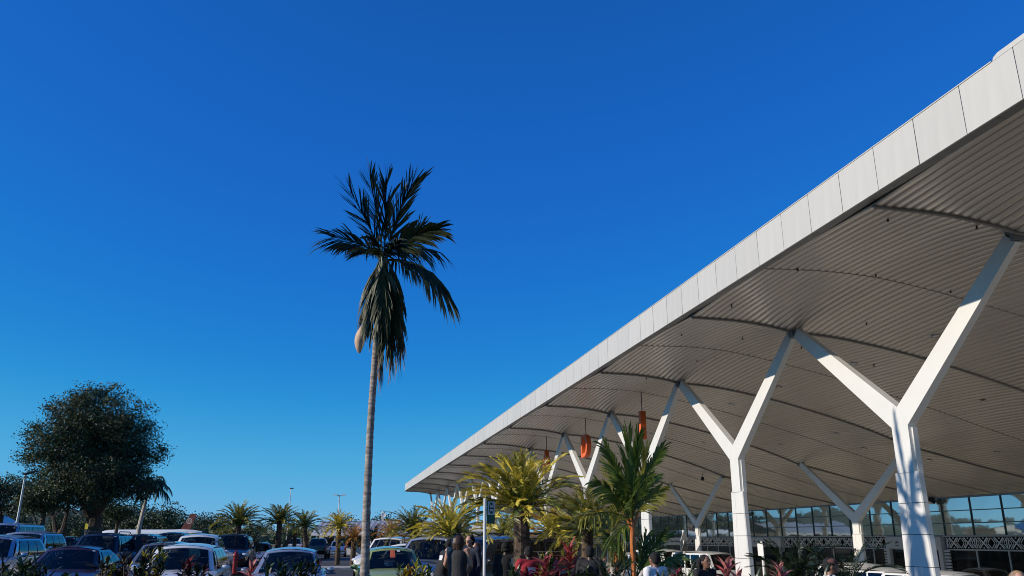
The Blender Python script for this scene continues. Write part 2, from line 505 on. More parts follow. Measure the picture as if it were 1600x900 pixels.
# ------------------------------------------------------------------ the Y columns
def clad_piece(z0, z1, side):
    """one sheet of the shaft cladding; side 0 the wide one, 1 the narrow one towards +Y"""
    b = MB()
    def hw(z): return .425 + .036 * (3.28 - z)
    def ring(z):
        h = hw(z)
        js = h - .30
        if side == 0: return [(-.11, -h + .02), (-.11, js - .004), (.05, js - .004), (.05, -h), (-.08, -h)]
        return [(-.11, js + .004), (-.11, h - .02), (-.08, h), (.05, h), (.05, js + .004)]
    r0, r1 = ring(z0 + .007), ring(z1 - .007); n = 5
    V = [(x, y, z0 + .007) for x, y in r0] + [(x, y, z1 - .007) for x, y in r1]
    b.add(V, [tuple(range(n - 1, -1, -1)), tuple(range(n, 2 * n))] + [(i, (i + 1) % n, n + (i + 1) % n, n + i) for i in range(n)])
    return b
def make_column(sc=1.0, node_z=8.0, jz=4.40, step=3.28, tip=.14, half=4.5):
    """local origin on the forecourt at -1 m; sc scales widths"""
    root = empty('forked_column')
    g = 1.0
    zs = [step]
    while zs[-1] > -1 + .3: zs.append(max(-1, zs[-1] - .74))
    for a, c in zip(zs[1:], zs[:-1]):
        for sd_ in (0, 1):
            bb = clad_piece(a - step + 3.28, c - step + 3.28, sd_)
            bb.v = [(x * sc, y * sc, z + step - 3.28 + g) for x, y, z in bb.v]
            bb.build('cladding_panel', WHITE, root)
    core = MB(); core.box2((-.095 * sc, -.38 * sc, 0), (.04 * sc, .38 * sc, step + g - .02)); core.build('core', DARKM, root)
    b = MB()
    hw = .31 * sc; ap = .49 * sc; t = .11 * sc
    b.prism([(-hw, step - .03), (hw, step - .03), (hw, jz), (0, jz + ap), (-hw, jz)], lambda p, s: ((-t, t)[s], p[0], p[1] + g))
    b.build('shaft', WHITE, root)
    bx = MB(); bx.box2((-.02 * sc, -hw - .045, step - .03 + g), (t * 1.05, -hw - .001, jz - .06 + g)); bx.build('shaft_flange', WHITE, root)
    for sg in (-1, 1):
        a = MB()
        lo = [(sg * hw, jz), (sg * .002, jz + ap)]
        hi = [(sg * (half - .05), node_z - .26 * sc), (sg * (half - .32 * sc), node_z - .02)]
        t0, t1 = .13 * sc, .08 * sc
        V = []
        for (y, z) in (lo[0], lo[1], hi[1], hi[0]):
            tt, tf = (t0, t) if (y, z) in lo else (t1, t1)
            V += [(-tf, y, z + g), (tt, y, z + g)]
        V = [(x - .0015, y, z) for x, y, z in V]
        a.add(V, [(0, 2, 4, 6), (1, 7, 5, 3), (0, 1, 3, 2), (2, 3, 5, 4), (4, 5, 7, 6), (6, 7, 1, 0)])
        a.build('arm', WHITE, root)
        br = MB()
        br.box((0, sg * (half - .06), node_z - .06 + g), (.30 * sc, .10, .34)); br.box((0, sg * (half - .16), node_z + .03 + g), (.22 * sc, .22, .08))
        br.build('node_bracket', GREYM, root)
    return root
col_front = make_column()
cf_labels = {
    6: 'sixth forked column, behind the left half of the biggest cycad crown',
    7: 'seventh forked column, left of the biggest cycad crown',
    8: 'eighth forked column, fifth from the far end of the canopy',
    9: 'ninth forked column, fourth from the far end of the canopy',
    10: 'tenth forked column, third from the far end of the canopy',
    1: 'nearest forked white column, dappled by blue palm shade, beside the white cars at right',
    2: 'second nearest forked white column, in full sun, beside the white minibus',
    3: 'third forked white column, standing just behind the orange-stemmed palm',
    4: 'fourth forked white column, with the orange letter D hanging beside its arms',
    5: 'fifth forked column, mostly hidden by the big cycad crown',
}
first = True
for i in range(0, 12):
    yc = 18.2 + BAY * i
    o = col_front if first else copy_tree(col_front)
    first = False
    o.location = (13.95, yc, -1)
    n = i + 1
    lab = cf_labels.get(n)
    if lab is None:
        lab = {12: 'last forked column, under the far tip of the canopy against the sky', 11: 'second last forked column, near the far tip of the canopy'}.get(n, 'forked white canopy column far down the row, behind the cycad crowns')
    tag(o, lab, 'column', 'forked columns of the front row', 'thing')
col_rear = make_column(.80, 5.66, 2.5, 1.92)
for q, (yc, lab) in enumerate(((36.2, 'smaller forked column of the back row, behind the parked white cars'), (54.2, 'smaller forked column of the back row, beside the minibus and give way signs'), (72.2, 'far forked column of the back row, behind the orange-stemmed palm'))):
    o = col_rear if q == 0 else copy_tree(col_rear)
    o.location = (24.5, yc, -1)
    tag(o, lab, 'column', 'forked columns of the back row', 'thing')

# ------------------------------------------------------------------ hanging orange letters
def letter(ch, y, label):
    cu = bpy.data.curves.new('letter', 'FONT'); cu.body = ch; cu.size = 1.78; cu.extrude = .13; cu.align_x = 'CENTER'; cu.offset = .03
    tmp = bpy.data.objects.new('letter_tmp', cu); COL.objects.link(tmp)
    dg = bpy.context.evaluated_depsgraph_get()
    me = bpy.data.meshes.new_from_object(tmp.evaluated_get(dg))
    bpy.data.objects.remove(tmp)
    zs = [v.co.y for v in me.vertices]
    mid = (min(zs) + max(zs)) / 2
    for v in me.vertices: v.co.y -= mid
    # reads towards -Y on the side that faces the car park
    M = Matrix(((0, 0, -1, 0), (-1, 0, 0, 0), (0, 1, 0, 0), (0, 0, 0, 1)))
    me.transform(M)
    me.materials.clear(); me.materials.append(ORANGE)
    root = thing('hanging_letter', label, 'letter', (13.95, y, 6.76), group='orange letters hanging from the canopy')
    link('letter_body', me, root)
    b = MB(); top = soffit_z(13.95, y) - 6.76
    for dy in ((0,) if ch == 'I' else (-.05,)):
        b.tube([(0, dy, .62), (0, dy, top)], .022, 6)
    b.build('hanger_rod', DARKM, root)
letter('N', 63.2, 'orange letter N hanging under the canopy behind the big cycad crown')
letter('A', 54.2, 'orange letter A hanging under the canopy behind the big cycad crown')
letter('D', 45.2, 'orange letter D hanging under the canopy')
letter('I', 36.2, 'orange letter I hanging under the canopy behind the orange-stemmed palm')

# ------------------------------------------------------------------ terminal front
FX = 32.6
term = thing('terminal_building', 'glazed airport terminal front with patterned frieze above its doors', 'building', (0, 0, 0))
GLASS = pm('tinted_glazing', (.60, .66, .60), .025, metal=.80, var=.06, scale=.5)
gt = GLASS.node_tree
n2 = gt.nodes.new('ShaderNodeTexNoise'); n2.inputs['Scale'].default_value = .8
tcn = gt.nodes.new('ShaderNodeTexCoord'); gt.links.new(tcn.outputs['Object'], n2.inputs['Vector'])
bpn = gt.nodes.new('ShaderNodeBump'); bpn.inputs['Strength'].default_value = .05; bpn.inputs['Distance'].default_value = .05
gt.links.new(n2.outputs['Fac'], bpn.inputs['Height']); gt.links.new(bpn.outputs[0], gt.nodes['Principled BSDF'].inputs['Normal'])
SHOP = pm('shopfront_glass', (.012, .016, .017), .05, spec=.5)
TEAL = pm('teal_mullion', (.03, .075, .085), .4)
TRANS = pm('transom_grey', (.12, .19, .20), .4)
FRZ_D = pm('frieze_dark', (.006, .008, .009), .9, spec=.1)
FRZ_L = pm('frieze_light', (.78, .78, .76), .6)
PORTAL = pm('portal_grey', (.50, .51, .51), .5, var=.04)
W, Y0B = 2.13, 36.06
k0, k1 = -12, 40
zr = [1.87, 2.50, 3.14, 3.80]
gm = []
for r in range(3):
    b = MB(); b.box((0, 0, 0), (.02, W - .05, zr[r + 1] - zr[r] - .05)); gm.append(b.mesh('window_pane', GLASS))
sh = MB(); sh.box((0, 0, 0), (.02, W - .06, 2.08)); shm = sh.mesh('shopfront_pane', SHOP)
mu = MB(); mu.box2((-.055, -.022, 0), (0, .022, 1.96)); mum = mu.mesh('mullion', TEAL)
po = MB(); po.box2((-.06, -.035, 0), (.03, .035, 2.12)); pom = po.mesh('shopfront_post', PORTAL)
fz = MB(); fz.box2((0, -W / 2 + .03, -.30), (.03, W / 2 - .03, .30), 0)
def bar(y0, z0, y1, z1, wd=.045):
    v = Vector((0, y1 - y0, z1 - z0)); L = v.length; an = math.atan2(v.z, v.y)
    fz.box((-.008, (y0 + y1) / 2, (z0 + z1) / 2), (.016 + random.uniform(0, .003), L, wd), Matrix.Rotation(an, 3, 'X'), 1)
for cy in (-.53, .53):
    hw_, hh = .27, .26
    for s1 in (-1, 1):
        bar(cy - hw_, -hh * s1, cy + hw_, hh * s1, .06)
        for q in (.16, .30):
            bar(cy + s1 * q, .02, cy + s1 * (q + .22), hh, .035); bar(cy + s1 * q, -.02, cy + s1 * (q + .22), -hh, .035)
        fz.box((-.006, cy, s1 * .235), (.012, .09, .06), None, 1)
for yb in (-1.0, 1.0):
    fz.box((-.006, yb, 0), (.012, .05, .5), None, 1)
fzm = fz.mesh('frieze_panel', [FRZ_D, FRZ_L])
portals = [(42.8, 4.7), (59.7, 5.0), (77.4, 4.2), (95.0, 4.6)]
def in_portal(y): return any(abs(y - c) < w_ / 2 - .3 for c, w_ in portals)
for k in range(k0, k1):
    yc = Y0B + W * (k + .5)
    for r in range(3):
        o = link('window_pane', gm[r], term); o.location = (FX - .01, yc, (zr[r] + zr[r + 1]) / 2)
        o.rotation_euler = (0, random.uniform(-.004, .004), random.uniform(-.003, .003))
    o = link('mullion', mum, term); o.location = (FX - .02, Y0B + W * k, 1.85)
    if not in_portal(yc):
        o = link('frieze_panel', fzm, term); o.location = (FX - .03, yc, 1.50)
        o = link('shopfront_pane', shm, term); o.location = (FX - .01, yc, .08)
        o = link('shopfront_post', pom, term); o.location = (FX - .02, yc - W / 2, -.99)
b = MB()
ya, yb_ = Y0B + W * k0, Y0B + W * k1
for z in zr[1:3]: b.box2((FX - .07, ya, z - .022), (FX - .005, yb_, z + .022))
b.build('transom', TRANS, term)
b = MB(); b.box2((FX - .16, ya, 1.815), (FX, yb_, 1.868)); b.box2((FX - .09, ya, 1.12), (FX, yb_, 1.185)); b.build('sill_beam', PORTAL, term)
b = MB(); b.box2((FX + .06, ya - 2, -1.2), (FX + 30, yb_ + 2, 3.9)); b.build('hall', PORTAL, term)
ICON = BLACK
def text_mesh(s, size, ext=.006):
    cu = bpy.data.curves.new('txt', 'FONT'); cu.body = s; cu.size = size; cu.extrude = ext; cu.align_x = 'LEFT'
    tmp = bpy.data.objects.new('txt_tmp', cu); COL.objects.link(tmp)
    me = bpy.data.meshes.new_from_object(tmp.evaluated_get(bpy.context.evaluated_depsgraph_get()))
    bpy.data.objects.remove(tmp)
    me.materials.clear(); me.materials.append(BLACK)
    return me
MT = Matrix(((0, 0, -1, 0), (-1, 0, 0, 0), (0, 1, 0, 0), (0, 0, 0, 1)))
for (c, w_), txt in zip(portals, ('Arrivals', 'Domestic Departures', 'Domestic Departures', None)):
    p = MB(); p.box2((FX - .30, c - w_ / 2, 1.16), (FX - .02, c + w_ / 2, 1.80))
    for s_ in (-1, 1):
        p.box2((FX - .30, c + s_ * (w_ / 2 - .14) - .14, -1), (FX - .02, c + s_ * (w_ / 2 - .14) + .14, 1.16))
    p.build('entrance_portal', PORTAL, term)
    dd = MB()
    for s_ in (-1, 1): dd.box2((FX - .1, c + s_ * .04, -.99), (FX - .06, c + s_ * (w_ / 2 - .3), 1.1))
    dd.build('entrance_door', SHOP, term)
    if txt:
        me = text_mesh(txt, .26); me.transform(MT)
        o = link('sign_lettering', me, term); o.location = (FX - .306, c + w_ / 2 - 1.6, 1.40)
        i_ = MB()   # aeroplane symbol over a line
        q = c + w_ / 2 - 1.05; xx = FX - .307
        i_.prism([(q + .16, 1.56), (q + .02, 1.53), (q - .03, 1.62), (q - .08, 1.62), (q - .05, 1.52), (q - .17, 1.50), (q - .17, 1.46), (q + .05, 1.47), (q + .10, 1.40), (q + .14, 1.41), (q + .10, 1.50), (q + .17, 1.53)], lambda p_, s: (xx + .006 * s, p_[0], p_[1]))
        i_.box2((xx, q - .15, 1.31), (xx + .006, q + .15, 1.345))
        i_.build('departure_symbol', BLACK, term)
# louvred steel panels beside the doors
lv = MB()
for z in np.arange(-.9, 1.1, .16): lv.box2((0, -.22, z), (.05, .22, z + .10))
lvm = lv.mesh('louvre', PORTAL)
for y in (45.3, 40.2):
    o = link('louvre', lvm, term); o.location = (FX - .2, y, 0)
# floodlights on the mullions
def floodlight(y, z, label):
    root = thing('floodlight', label, 'floodlight', (FX - .14, y, z), group='floodlights on the terminal front')
    b = MB(); b.box((-.22, 0, 0), (.30, .42, .20), Matrix.Rotation(.5, 3, 'Y')); b.build('lamp_body', BLACK, root)
    b = MB(); b.box((-.30, 0, -.10), (.26, .36, .02), Matrix.Rotation(.5, 3, 'Y')); b.build('lens', LAMPW, root)
    b = MB(); b.box2((-.1, -.03, -.05), (0.02, .03, .12)); b.build('bracket', DARKM, root)
q = at(1168, 803, X=FX); floodlight(q.y, q.z, 'black floodlight on the glazing just right of the second column')
q = at(1463, 783, X=FX); floodlight(q.y, q.z, 'black floodlight on the glazing just right of the nearest column')
q = soffit_hit(1097, 738)
if q is not None:
    root = thing('security_camera', 'small dark camera hanging from the canopy above the minibus', 'camera', q)
    b = MB(); b.tube([(0, 0, .03), (0, 0, -.25)], .025, 6); b.build('stem', GREYM, root)
    b = MB(); b.lathe([(.05, -.25), (.10, -.27), (.11, -.42), (.05, -.5)], 10); b.build('housing', BLACK, root, True)
# ------------------------------------------------------------------ leaves and fronds
def quad_path(p0, p1, p2, n):
    return [(1 - t) ** 2 * p0 + 2 * t * (1 - t) * p1 + t * t * p2 for t in [i / n for i in range(n + 1)]]

def feather(b, pts, n, leaf, ang0, ang1, width, up, rise=.25, droop=.15, t0=.08, rr=random, rad=.012, jag=.12, mi=0, rmi=0, gap=0.0, clump=0.0):
    """a feather frond along pts: leaflets on both sides of a rachis. leaf(t) length, angles from the rachis in degrees"""
    pts = [Vector(p) for p in pts]
    b.tube(pts, [rad * (1 - .75 * i / (len(pts) - 1)) for i in range(len(pts))], 5, mi=rmi)
    L = [0]
    for a, c in zip(pts[:-1], pts[1:]): L.append(L[-1] + (c - a).length)
    tot = L[-1]
    for k in range(n):
        t = t0 + (1 - t0) * (k + .5) / n
        s = t * tot
        i = 0
        while i < len(L) - 2 and s > L[i + 1]: i += 1
        u = (s - L[i]) / max(1e-6, L[i + 1] - L[i])
        p = pts[i].lerp(pts[i + 1], u)
        tg = (pts[i + 1] - pts[i]).normalized()
        side = tg.cross(Vector(up))
        if side.length < 1e-3: side = tg.orthogonal()
        side.normalize()
        nor = side.cross(tg).normalized()
        a = R(ang0 + (ang1 - ang0) * t)
        if k % 4 == 0: ca = [R(rr.gauss(0, clump)) for _ in (0, 1)]; cl = [1 + rr.gauss(0, clump * .012) for _ in (0, 1)]
        for sg in (-1, 1):
            if gap and rr.random() < gap: continue
            qi = (sg + 1) // 2
            an = a + R(rr.uniform(-5, 5)) + ca[qi]
            ln = leaf(t) * rr.uniform(1 - jag, 1 + jag * .5) * cl[qi]
            d = (tg * math.cos(an) + side * sg * math.sin(an) + nor * (rise + rr.uniform(-.12, .12))).normalized()
            w_ = width * rr.uniform(.8, 1.15) * (.6 + .4 * min(1, leaf(t) / max(1e-6, leaf(.5))))
            wd = tg * .75 + nor * .3 * sg
            wd = (wd - d * wd.dot(d)).normalized() * w_ / 2
            q1 = p + d * ln * .45 + Vector((0, 0, -droop * ln * .18))
            q2 = p + d * ln * .8 + Vector((0, 0, -droop * ln * .6))
            q3 = p + d * ln + Vector((0, 0, -droop * ln * 1.1))
            V = [p - wd * .6, p + wd * .6, q1 - wd, q1 + wd, q2 - wd * .8, q2 + wd * .8, q3]
            b.add(V, [(0, 1, 3, 2), (2, 3, 5, 4), (4, 5, 6)], mi)

CYC = frond_mat('cycad_frond_green', (.045, .085, .016), (.40, .33, .05), .95, 1.95, rnd=.55)
CYCY = frond_mat('cycad_frond_yellow', (.085, .13, .022), (.72, .58, .07), .35, 1.25, rnd=.6)
CYCO = frond_mat('cycad_frond_ochre', (.08, .095, .02), (.58, .26, .06), .4, 1.3, rnd=.6)
CYCD = frond_mat('cycad_frond_dark_shade', (.012, .026, .009), (.05, .09, .02), 1.6, 2.8, rnd=.4)  # darker frond copy, shade on the sagos put into its colour
CTR = pm('cycad_trunk', (.075, .05, .036), .95, var=.5, scale=10, bump=.6, bscale=30, col2=(.16, .11, .075))
def cycad_frond(L, arch, seed, mat, name):
    rr = random.Random(seed)
    b = MB()
    pts = []
    x, z, an = 0, 0, R(18)
    n = 12
    for i in range(n + 1):
        pts.append((x, rr.uniform(-.006, .006) * i, z))
        an -= R(arch) * (i / n) * 1.9 / n
        x += L / n * math.cos(an); z += L / n * math.sin(an)
    lf = lambda t: .21 * L / 1.3 * (math.sin(math.pi * min(1, max(0, .10 + .84 * t))) ** .55)
    feather(b, pts, 46, lf, 66, 32, .016, (0, 0, 1), rise=.38, droop=.22, rr=rr, rad=.014, t0=.10, jag=.10)
    return b.mesh(name, mat)
CF = {}
for key, mat in (('green', CYC), ('yellow', CYCY), ('ochre', CYCO), ('dark', CYCD)):
    CF[key] = [cycad_frond(1.3, ar, i * 7 + 1, mat, 'cycad_frond') for i, ar in enumerate((38, 58, 80, 105))]

def trunk_scaled(h, r, lean=(0, 0), seed=0):
    """cycad trunk with rows of old leaf bases"""
    rr = random.Random(seed)
    b = MB()
    n = max(4, int(h / .25))
    pts = [(lean[0] * (i / n) ** 1.4, lean[1] * (i / n) ** 1.4, h * i / n) for i in range(n + 1)]
    b.tube(pts, [r * (1.08 - .12 * i / n + rr.uniform(-.03, .03)) for i in range(n + 1)], 10)
    k = int(h / .022)
    for i in range(k):
        t = i / k
        a = i * 2.39996
        p = Vector((lean[0] * t ** 1.4, lean[1] * t ** 1.4, h * t))
        o = Vector((math.cos(a), math.sin(a), 0)); s = Vector((-math.sin(a), math.cos(a), 0))
        rad = r * (1.05 - .12 * t)
        e = .035 * rr.uniform(.7, 1.5)
        hw = r * .26; hh = .035
        c = p + o * rad
        V = [c - s * hw, c + s * hw, c + Vector((0, 0, hh)) + o * e, c - Vector((0, 0, hh * .9)) + o * .002]
        b.add(V, [(0, 3, 2), (3, 1, 2), (0, 2, 1)])
    return b

def cycad(loc, h, r, L, n, key, label, seed, lean=(0, 0), low=-28, high=78, group='cycads', name='cycad', trunk=True, squash=1.0):
    rr = random.Random(seed)
    root = thing(name, label, 'cycad', loc, 0, group)
    if trunk: trunk_scaled(h, r, lean, seed).build('trunk', CTR, root, True)
    top = Vector((lean[0], lean[1], h))
    for i in range(n):
        t = i / n
        el = high - (high - low) * (t ** .95) + rr.uniform(-8, 8)
        az = i * 2.39996 + rr.uniform(-.25, .25)
        k = min(3, max(0, int(1.2 + rr.uniform(-1, 1.3) + (1 if el < 25 else 0))))
        kk = key if not isinstance(key, (list, tuple)) else key[0 if rr.random() < .72 else 1]
        o = link('frond', CF[kk][k], root)
        s = L / 1.3 * rr.uniform(.88, 1.1) * (.82 + .18 * math.cos(R(el)))
        o.scale = (s, s * squash, s)
        o.rotation_euler = Euler((rr.uniform(-.22, .22), -R(el - 8), az), 'XYZ')
        o.location = top + Vector((math.cos(az) * r * .5, math.sin(az) * r * .5, rr.uniform(-.06, .08)))
    return root

def cyc_px(px, D, ybase, **kw):
    p = at(px, ybase, D=D)
    g = gz(p.x)
    return cycad(Vector((p.x, p.y, g)), p.z - g, **kw)

cyc_px(815, 16.3, 793, r=.165, L=1.32, n=78, key=('yellow', 'green'), low=-14, high=84, label='biggest cycad, with yellow-tipped crown and thick scaly trunk beside the green sign', seed=11)
cyc_px(913, 18.5, 828, r=.135, L=1.16, n=64, key=('green', 'yellow'), label='dark-trunked cycad between the biggest cycad and the orange-stemmed palm', seed=12, low=-22, lean=(.05, -.1))
cyc_px(704, 25, 836, r=.16, L=1.30, n=70, key=('yellow', 'green'), label='yellow-green cycad rising behind the woman in the black vest', seed=13, low=-25)
cyc_px(790, 24, 838, r=.15, L=1.0, n=50, key=('yellow', 'green'), label='low yellow cycad just right of the green signpost, behind the biggest trunk', seed=14, low=-35)
cyc_px(862, 23, 832, r=.15, L=1.05, n=50, key=('yellow', 'ochre'), label='yellow cycad between the biggest cycad and the dark-trunked one', seed=15, low=-35)
cyc_px(646, 35, 832, r=.17, L=1.30, n=64, key='green', label='green cycad left of the canopy tip, above the dark van windscreen', seed=16, low=-15)
cyc_px(613, 47, 838, r=.17, L=1.2, n=54, key=('ochre', 'yellow'), label='brownish-yellow cycad in front of the dark red roof', seed=17, low=-20)
cyc_px(584, 52, 845, r=.17, L=1.2, n=48, key='dark', label='dark low cycad just right of the tall palm trunk', seed=18, low=-15)
cyc_px(553, 54, 843, r=.17, L=1.2, n=52, key=('ochre', 'green'), label='ochre cycad just left of the tall palm trunk', seed=19, low=-20)
cyc_px(530, 57, 824, r=.16, L=1.38, n=66, key=('yellow', 'green'), label='yellow-crowned cycad before the white building, under the twin-headed lamp', seed=20, low=-20)
cyc_px(483, 60, 823, r=.17, L=1.45, n=64, key='green', label='green cycad with a leaning trunk above the distant pickup trucks', seed=21, lean=(-.35, 0), low=-15)
cyc_px(461, 70, 836, r=.17, L=1.3, n=54, key=('ochre', 'yellow'), label='orange-yellow low cycad behind the far pickup', seed=22, low=-15)
cyc_px(437, 51, 818, r=.17, L=1.45, n=70, key='green', label='green cycad with a twin trunk, rising over the nearest silver hatchback', seed=23, low=-15)
cyc_px(373, 50, 820, r=.18, L=1.6, n=78, key='green', label='full dark green cycad above the black van and red hydrant', seed=24, low=-15)
# the second stem of the twin-trunked one
_t = [o for o in bpy.data.objects if o.get('label', '').startswith('green cycad with a twin')][0]
trunk_scaled(1.9, .14, (.75, .1), 5).build('second_trunk', CTR, _t, True)
cyc_px(1250, 13.2, 916, r=.16, L=.95, n=30, key='dark', label='dark green sago without visible trunk, behind the red leaf tuft at lower right', seed=31, low=-5, high=70, name='sago_plant', group='sago plants')
cyc_px(1322, 12.6, 916, r=.16, L=.85, n=20, key='dark', label='dark sago with long fronds reaching right towards the nearest column', seed=32, low=0, high=65, name='sago_plant', group='sago plants')
cyc_px(1075, 12.8, 922, r=.14, L=.55, n=20, key='dark', label='low dark fronds below the minibus', seed=33, low=5, high=75, name='sago_plant', group='sago plants')
cyc_px(955, 13, 918, r=.14, L=.6, n=22, key='dark', label='low dark fronds left of the orange palm stem', seed=34, low=5, high=70, name='sago_plant', group='sago plants')

# ------------------------------------------------------------------ the tall palm
PALM = pm('palm_leaflet', (.016, .026, .011), .55, var=.35, scale=3, col2=(.045, .062, .024), trans=.14, spec=.25)
PALML = pm('palm_leaflet_old', (.06, .075, .03), .5, var=.35, scale=4, col2=(.13, .13, .06), trans=.15)
DEAD = pm('dead_leaf', (.17, .10, .06), .8, var=.4, scale=6, col2=(.30, .20, .13), trans=.1)
SPATHE = pm('spathe', (.62, .40, .25), .6, var=.2, scale=5)
PTR = pm('palm_trunk_bark', (.24, .19, .155), .9, var=.35, scale=4, bump=.7, bscale=14, stretch=(1, 1, 5), col2=(.46, .39, .33))
PY = 17.3
palm = thing('tall_palm', 'tall slim palm with ragged dark fronds and pale ringed trunk against the sky', 'palm', at(570, 900, Y=PY) * 1)
palm.location.z = 0
po_ = palm.location.copy()
def PP(px, py, dy=0): return at(px, py, Y=PY + dy) - po_
tp = [Vector((.0, 0, 0))] + [PP(x, y) for x, y in ((570.5, 880), (571.5, 840), (573, 790), (575.5, 735), (578, 680), (581, 630), (584, 590), (587, 550), (590, 510), (594, 470), (598, 425), (600, 400))]
rad = [.11, .088, .082, .078, .074, .072, .070, .070, .072, .078, .09, .085, .05]
# rings: radius dips at the leaf scars
fine = []; fr = []
for i in range(len(tp) - 1):
    m = max(2, int((tp[i + 1] - tp[i]).length / .045))
    for q in range(m):
        t = q / m
        fine.append(tp[i].lerp(tp[i + 1], t)); rr_ = rad[i] + (rad[i + 1] - rad[i]) * t
        fr.append(rr_ * (1 + (.09 if (len(fine) % 4 == 0) else 0) + random.uniform(-.012, .012)))
b = MB(); b.tube(fine, fr, 12); b.build('trunk', PTR, palm, True)
b = MB(); b.tube([PP(594.5, 462), PP(597, 440), PP(599, 420), PP(600.5, 398)], [.10, .118, .115, .07], 12); b.build('crownshaft', pm('crownshaft_green', (.12, .14, .06), .5, var=.3, scale=4), palm, True)
# (base, control, tip) in photo pixels, depth offsets of control and tip, leaflet length, spread, droop, material
FRS = [
    ((600, 402), (576, 350), (548, 300), -.1, -.2, .56, 22, 10, .05, PALM, 30),
    ((599, 400), (588, 330), (578, 276), .3, .55, .58, 18, 8, .0, PALM, 30),
    ((601, 398), (602, 338), (604, 284), -.2, -.35, .56, 18, 8, .0, PALM, 30),
    ((603, 398), (617, 338), (644, 288), .1, .2, .62, 20, 9, .0, PALM, 34),
    ((597, 404), (566, 374), (518, 370), -.15, -.25, .56, 32, 14, .28, PALM, 32),
    ((596, 406), (572, 384), (534, 380), .4, .8, .50, 44, 22, .7, PALM, 24),
    ((604, 398), (640, 364), (680, 360), -.2, -.4, .56, 34, 14, .25, PALM, 34),
    ((603, 400), (634, 370), (662, 352), .4, .8, .52, 30, 16, .1, PALM, 26),
    ((604, 402), (642, 384), (676, 390), .2, .45, .54, 46, 26, .85, PALM, 26),
    ((604, 406), (652, 400), (688, 448), -.2, -.45, .60, 32, 16, .75, PALM, 34),
    ((604, 408), (640, 402), (664, 426), .35, .7, .50, 40, 20, .9, PALM, 26),
    ((600, 404), (594, 388), (586, 372), -.7, -1.1, .45, 40, 20, .5, PALM, 26),
    ((602, 404), (612, 390), (620, 376), -.6, -1.05, .45, 40, 20, .5, PALM, 26),
    ((600, 400), (580, 408), (584, 500), -.12, -.18, .44, 24, 14, .8, PALML, 38),
    ((602, 400), (616, 412), (614, 520), -.16, -.2, .46, 24, 12, .8, PALML, 40),
    ((600, 400), (598, 415), (597, 505), -.30, -.34, .40, 26, 14, .7, PALML, 38),
    ((601, 402), (606, 420), (605, 530), -.24, -.3, .44, 22, 12, .8, PALM, 36),
    ((603, 404), (626, 430), (618, 500), .15, .25, .40, 28, 16, .9, PALM, 32),
    ((598, 404), (578, 430), (577, 485), .15, .25, .36, 28, 16, .9, PALM, 28),
]
rp_ = random.Random(5)
for base, ctl, tip, d1, d2, lf_, a0, a1, dr, mat, n in FRS:
    pts = quad_path(PP(*base), PP(*ctl, d1), PP(*tip, d2), 10)
    b = MB()
    upv = (0.05, -1, .12) if dr < .32 else (0, -.45, 1)
    feather(b, pts, int(n * 1.45), lambda t: 1.10 * lf_ * (.62 + .38 * math.sin(math.pi * (.15 + .6 * t))), a0 + 9, a1 + 3, .046, upv, rise=.10, droop=dr, rr=rp_, rad=.02, t0=.16, jag=.18, gap=.05, clump=9)
    b.build('frond', mat, palm)
for base, ctl, tip, d1, d2, lf_, n in (((606, 470), (626, 505), (622, 560), -.1, -.12, .30, 26), ((610, 465), (630, 500), (628, 545), .12, .2, .28, 22), ((594, 530), (597, 560), (594, 595), -.14, -.15, .22, 20), ((600, 500), (612, 540), (612, 570), -.16, -.2, .25, 22)):
    pts = quad_path(PP(*base), PP(*ctl, d1), PP(*tip, d2), 8)
    b = MB(); feather(b, pts, n, lambda t: lf_ * rp_.uniform(.6, 1.1), 24, 12, .022, (0, -.4, 1), rise=.1, droop=1.0, rr=rp_, rad=.018, t0=.05, jag=.4)
    b.build('dead_frond', DEAD, palm)
b = MB()   # old flower stalks, a brown tuft either side
for cx, cy, n in ((570, 497, 120), (627, 486, 70)):
    for i in range(n):
        c = PP(cx + rp_.uniform(-3, 3), cy + rp_.uniform(-6, 6), rp_.uniform(-.08, .08))
        d = Vector((rp_.gauss(0, 1), rp_.gauss(0, 1), rp_.gauss(.1, 1))).normalized() * rp_.uniform(.08, .20)
        sd_ = d.orthogonal().normalized() * .006
        b.add([c - sd_, c + sd_, c + d], [(0, 1, 2)])
b.build('flower_stalks', pm('dry_stalk', (.09, .055, .04), .9), palm)
b = MB()   # the boat-shaped spathe
c0, c1 = PP(573, 503, -.1), PP(561, 552, -.12)
ax = (c1 - c0); rows = 10
V = []
for i in range(rows + 1):
    t = i / rows
    wv = .115 * math.sin(math.pi * (.06 + .90 * t)) ** .7
    p = c0 + ax * t + Vector((-.05 * math.sin(math.pi * t), 0, 0))
    for j in range(7):
        a = -1 + 2 * j / 6
        V.append(p + Vector((a * wv, -.07 * (1 - a * a) * math.sin(math.pi * t) - .02, 0)))
b.add(V, [(i * 7 + j, i * 7 + j + 1, (i + 1) * 7 + j + 1, (i + 1) * 7 + j) for i in range(rows) for j in range(6)])
b.build('spathe', SPATHE, palm, True)

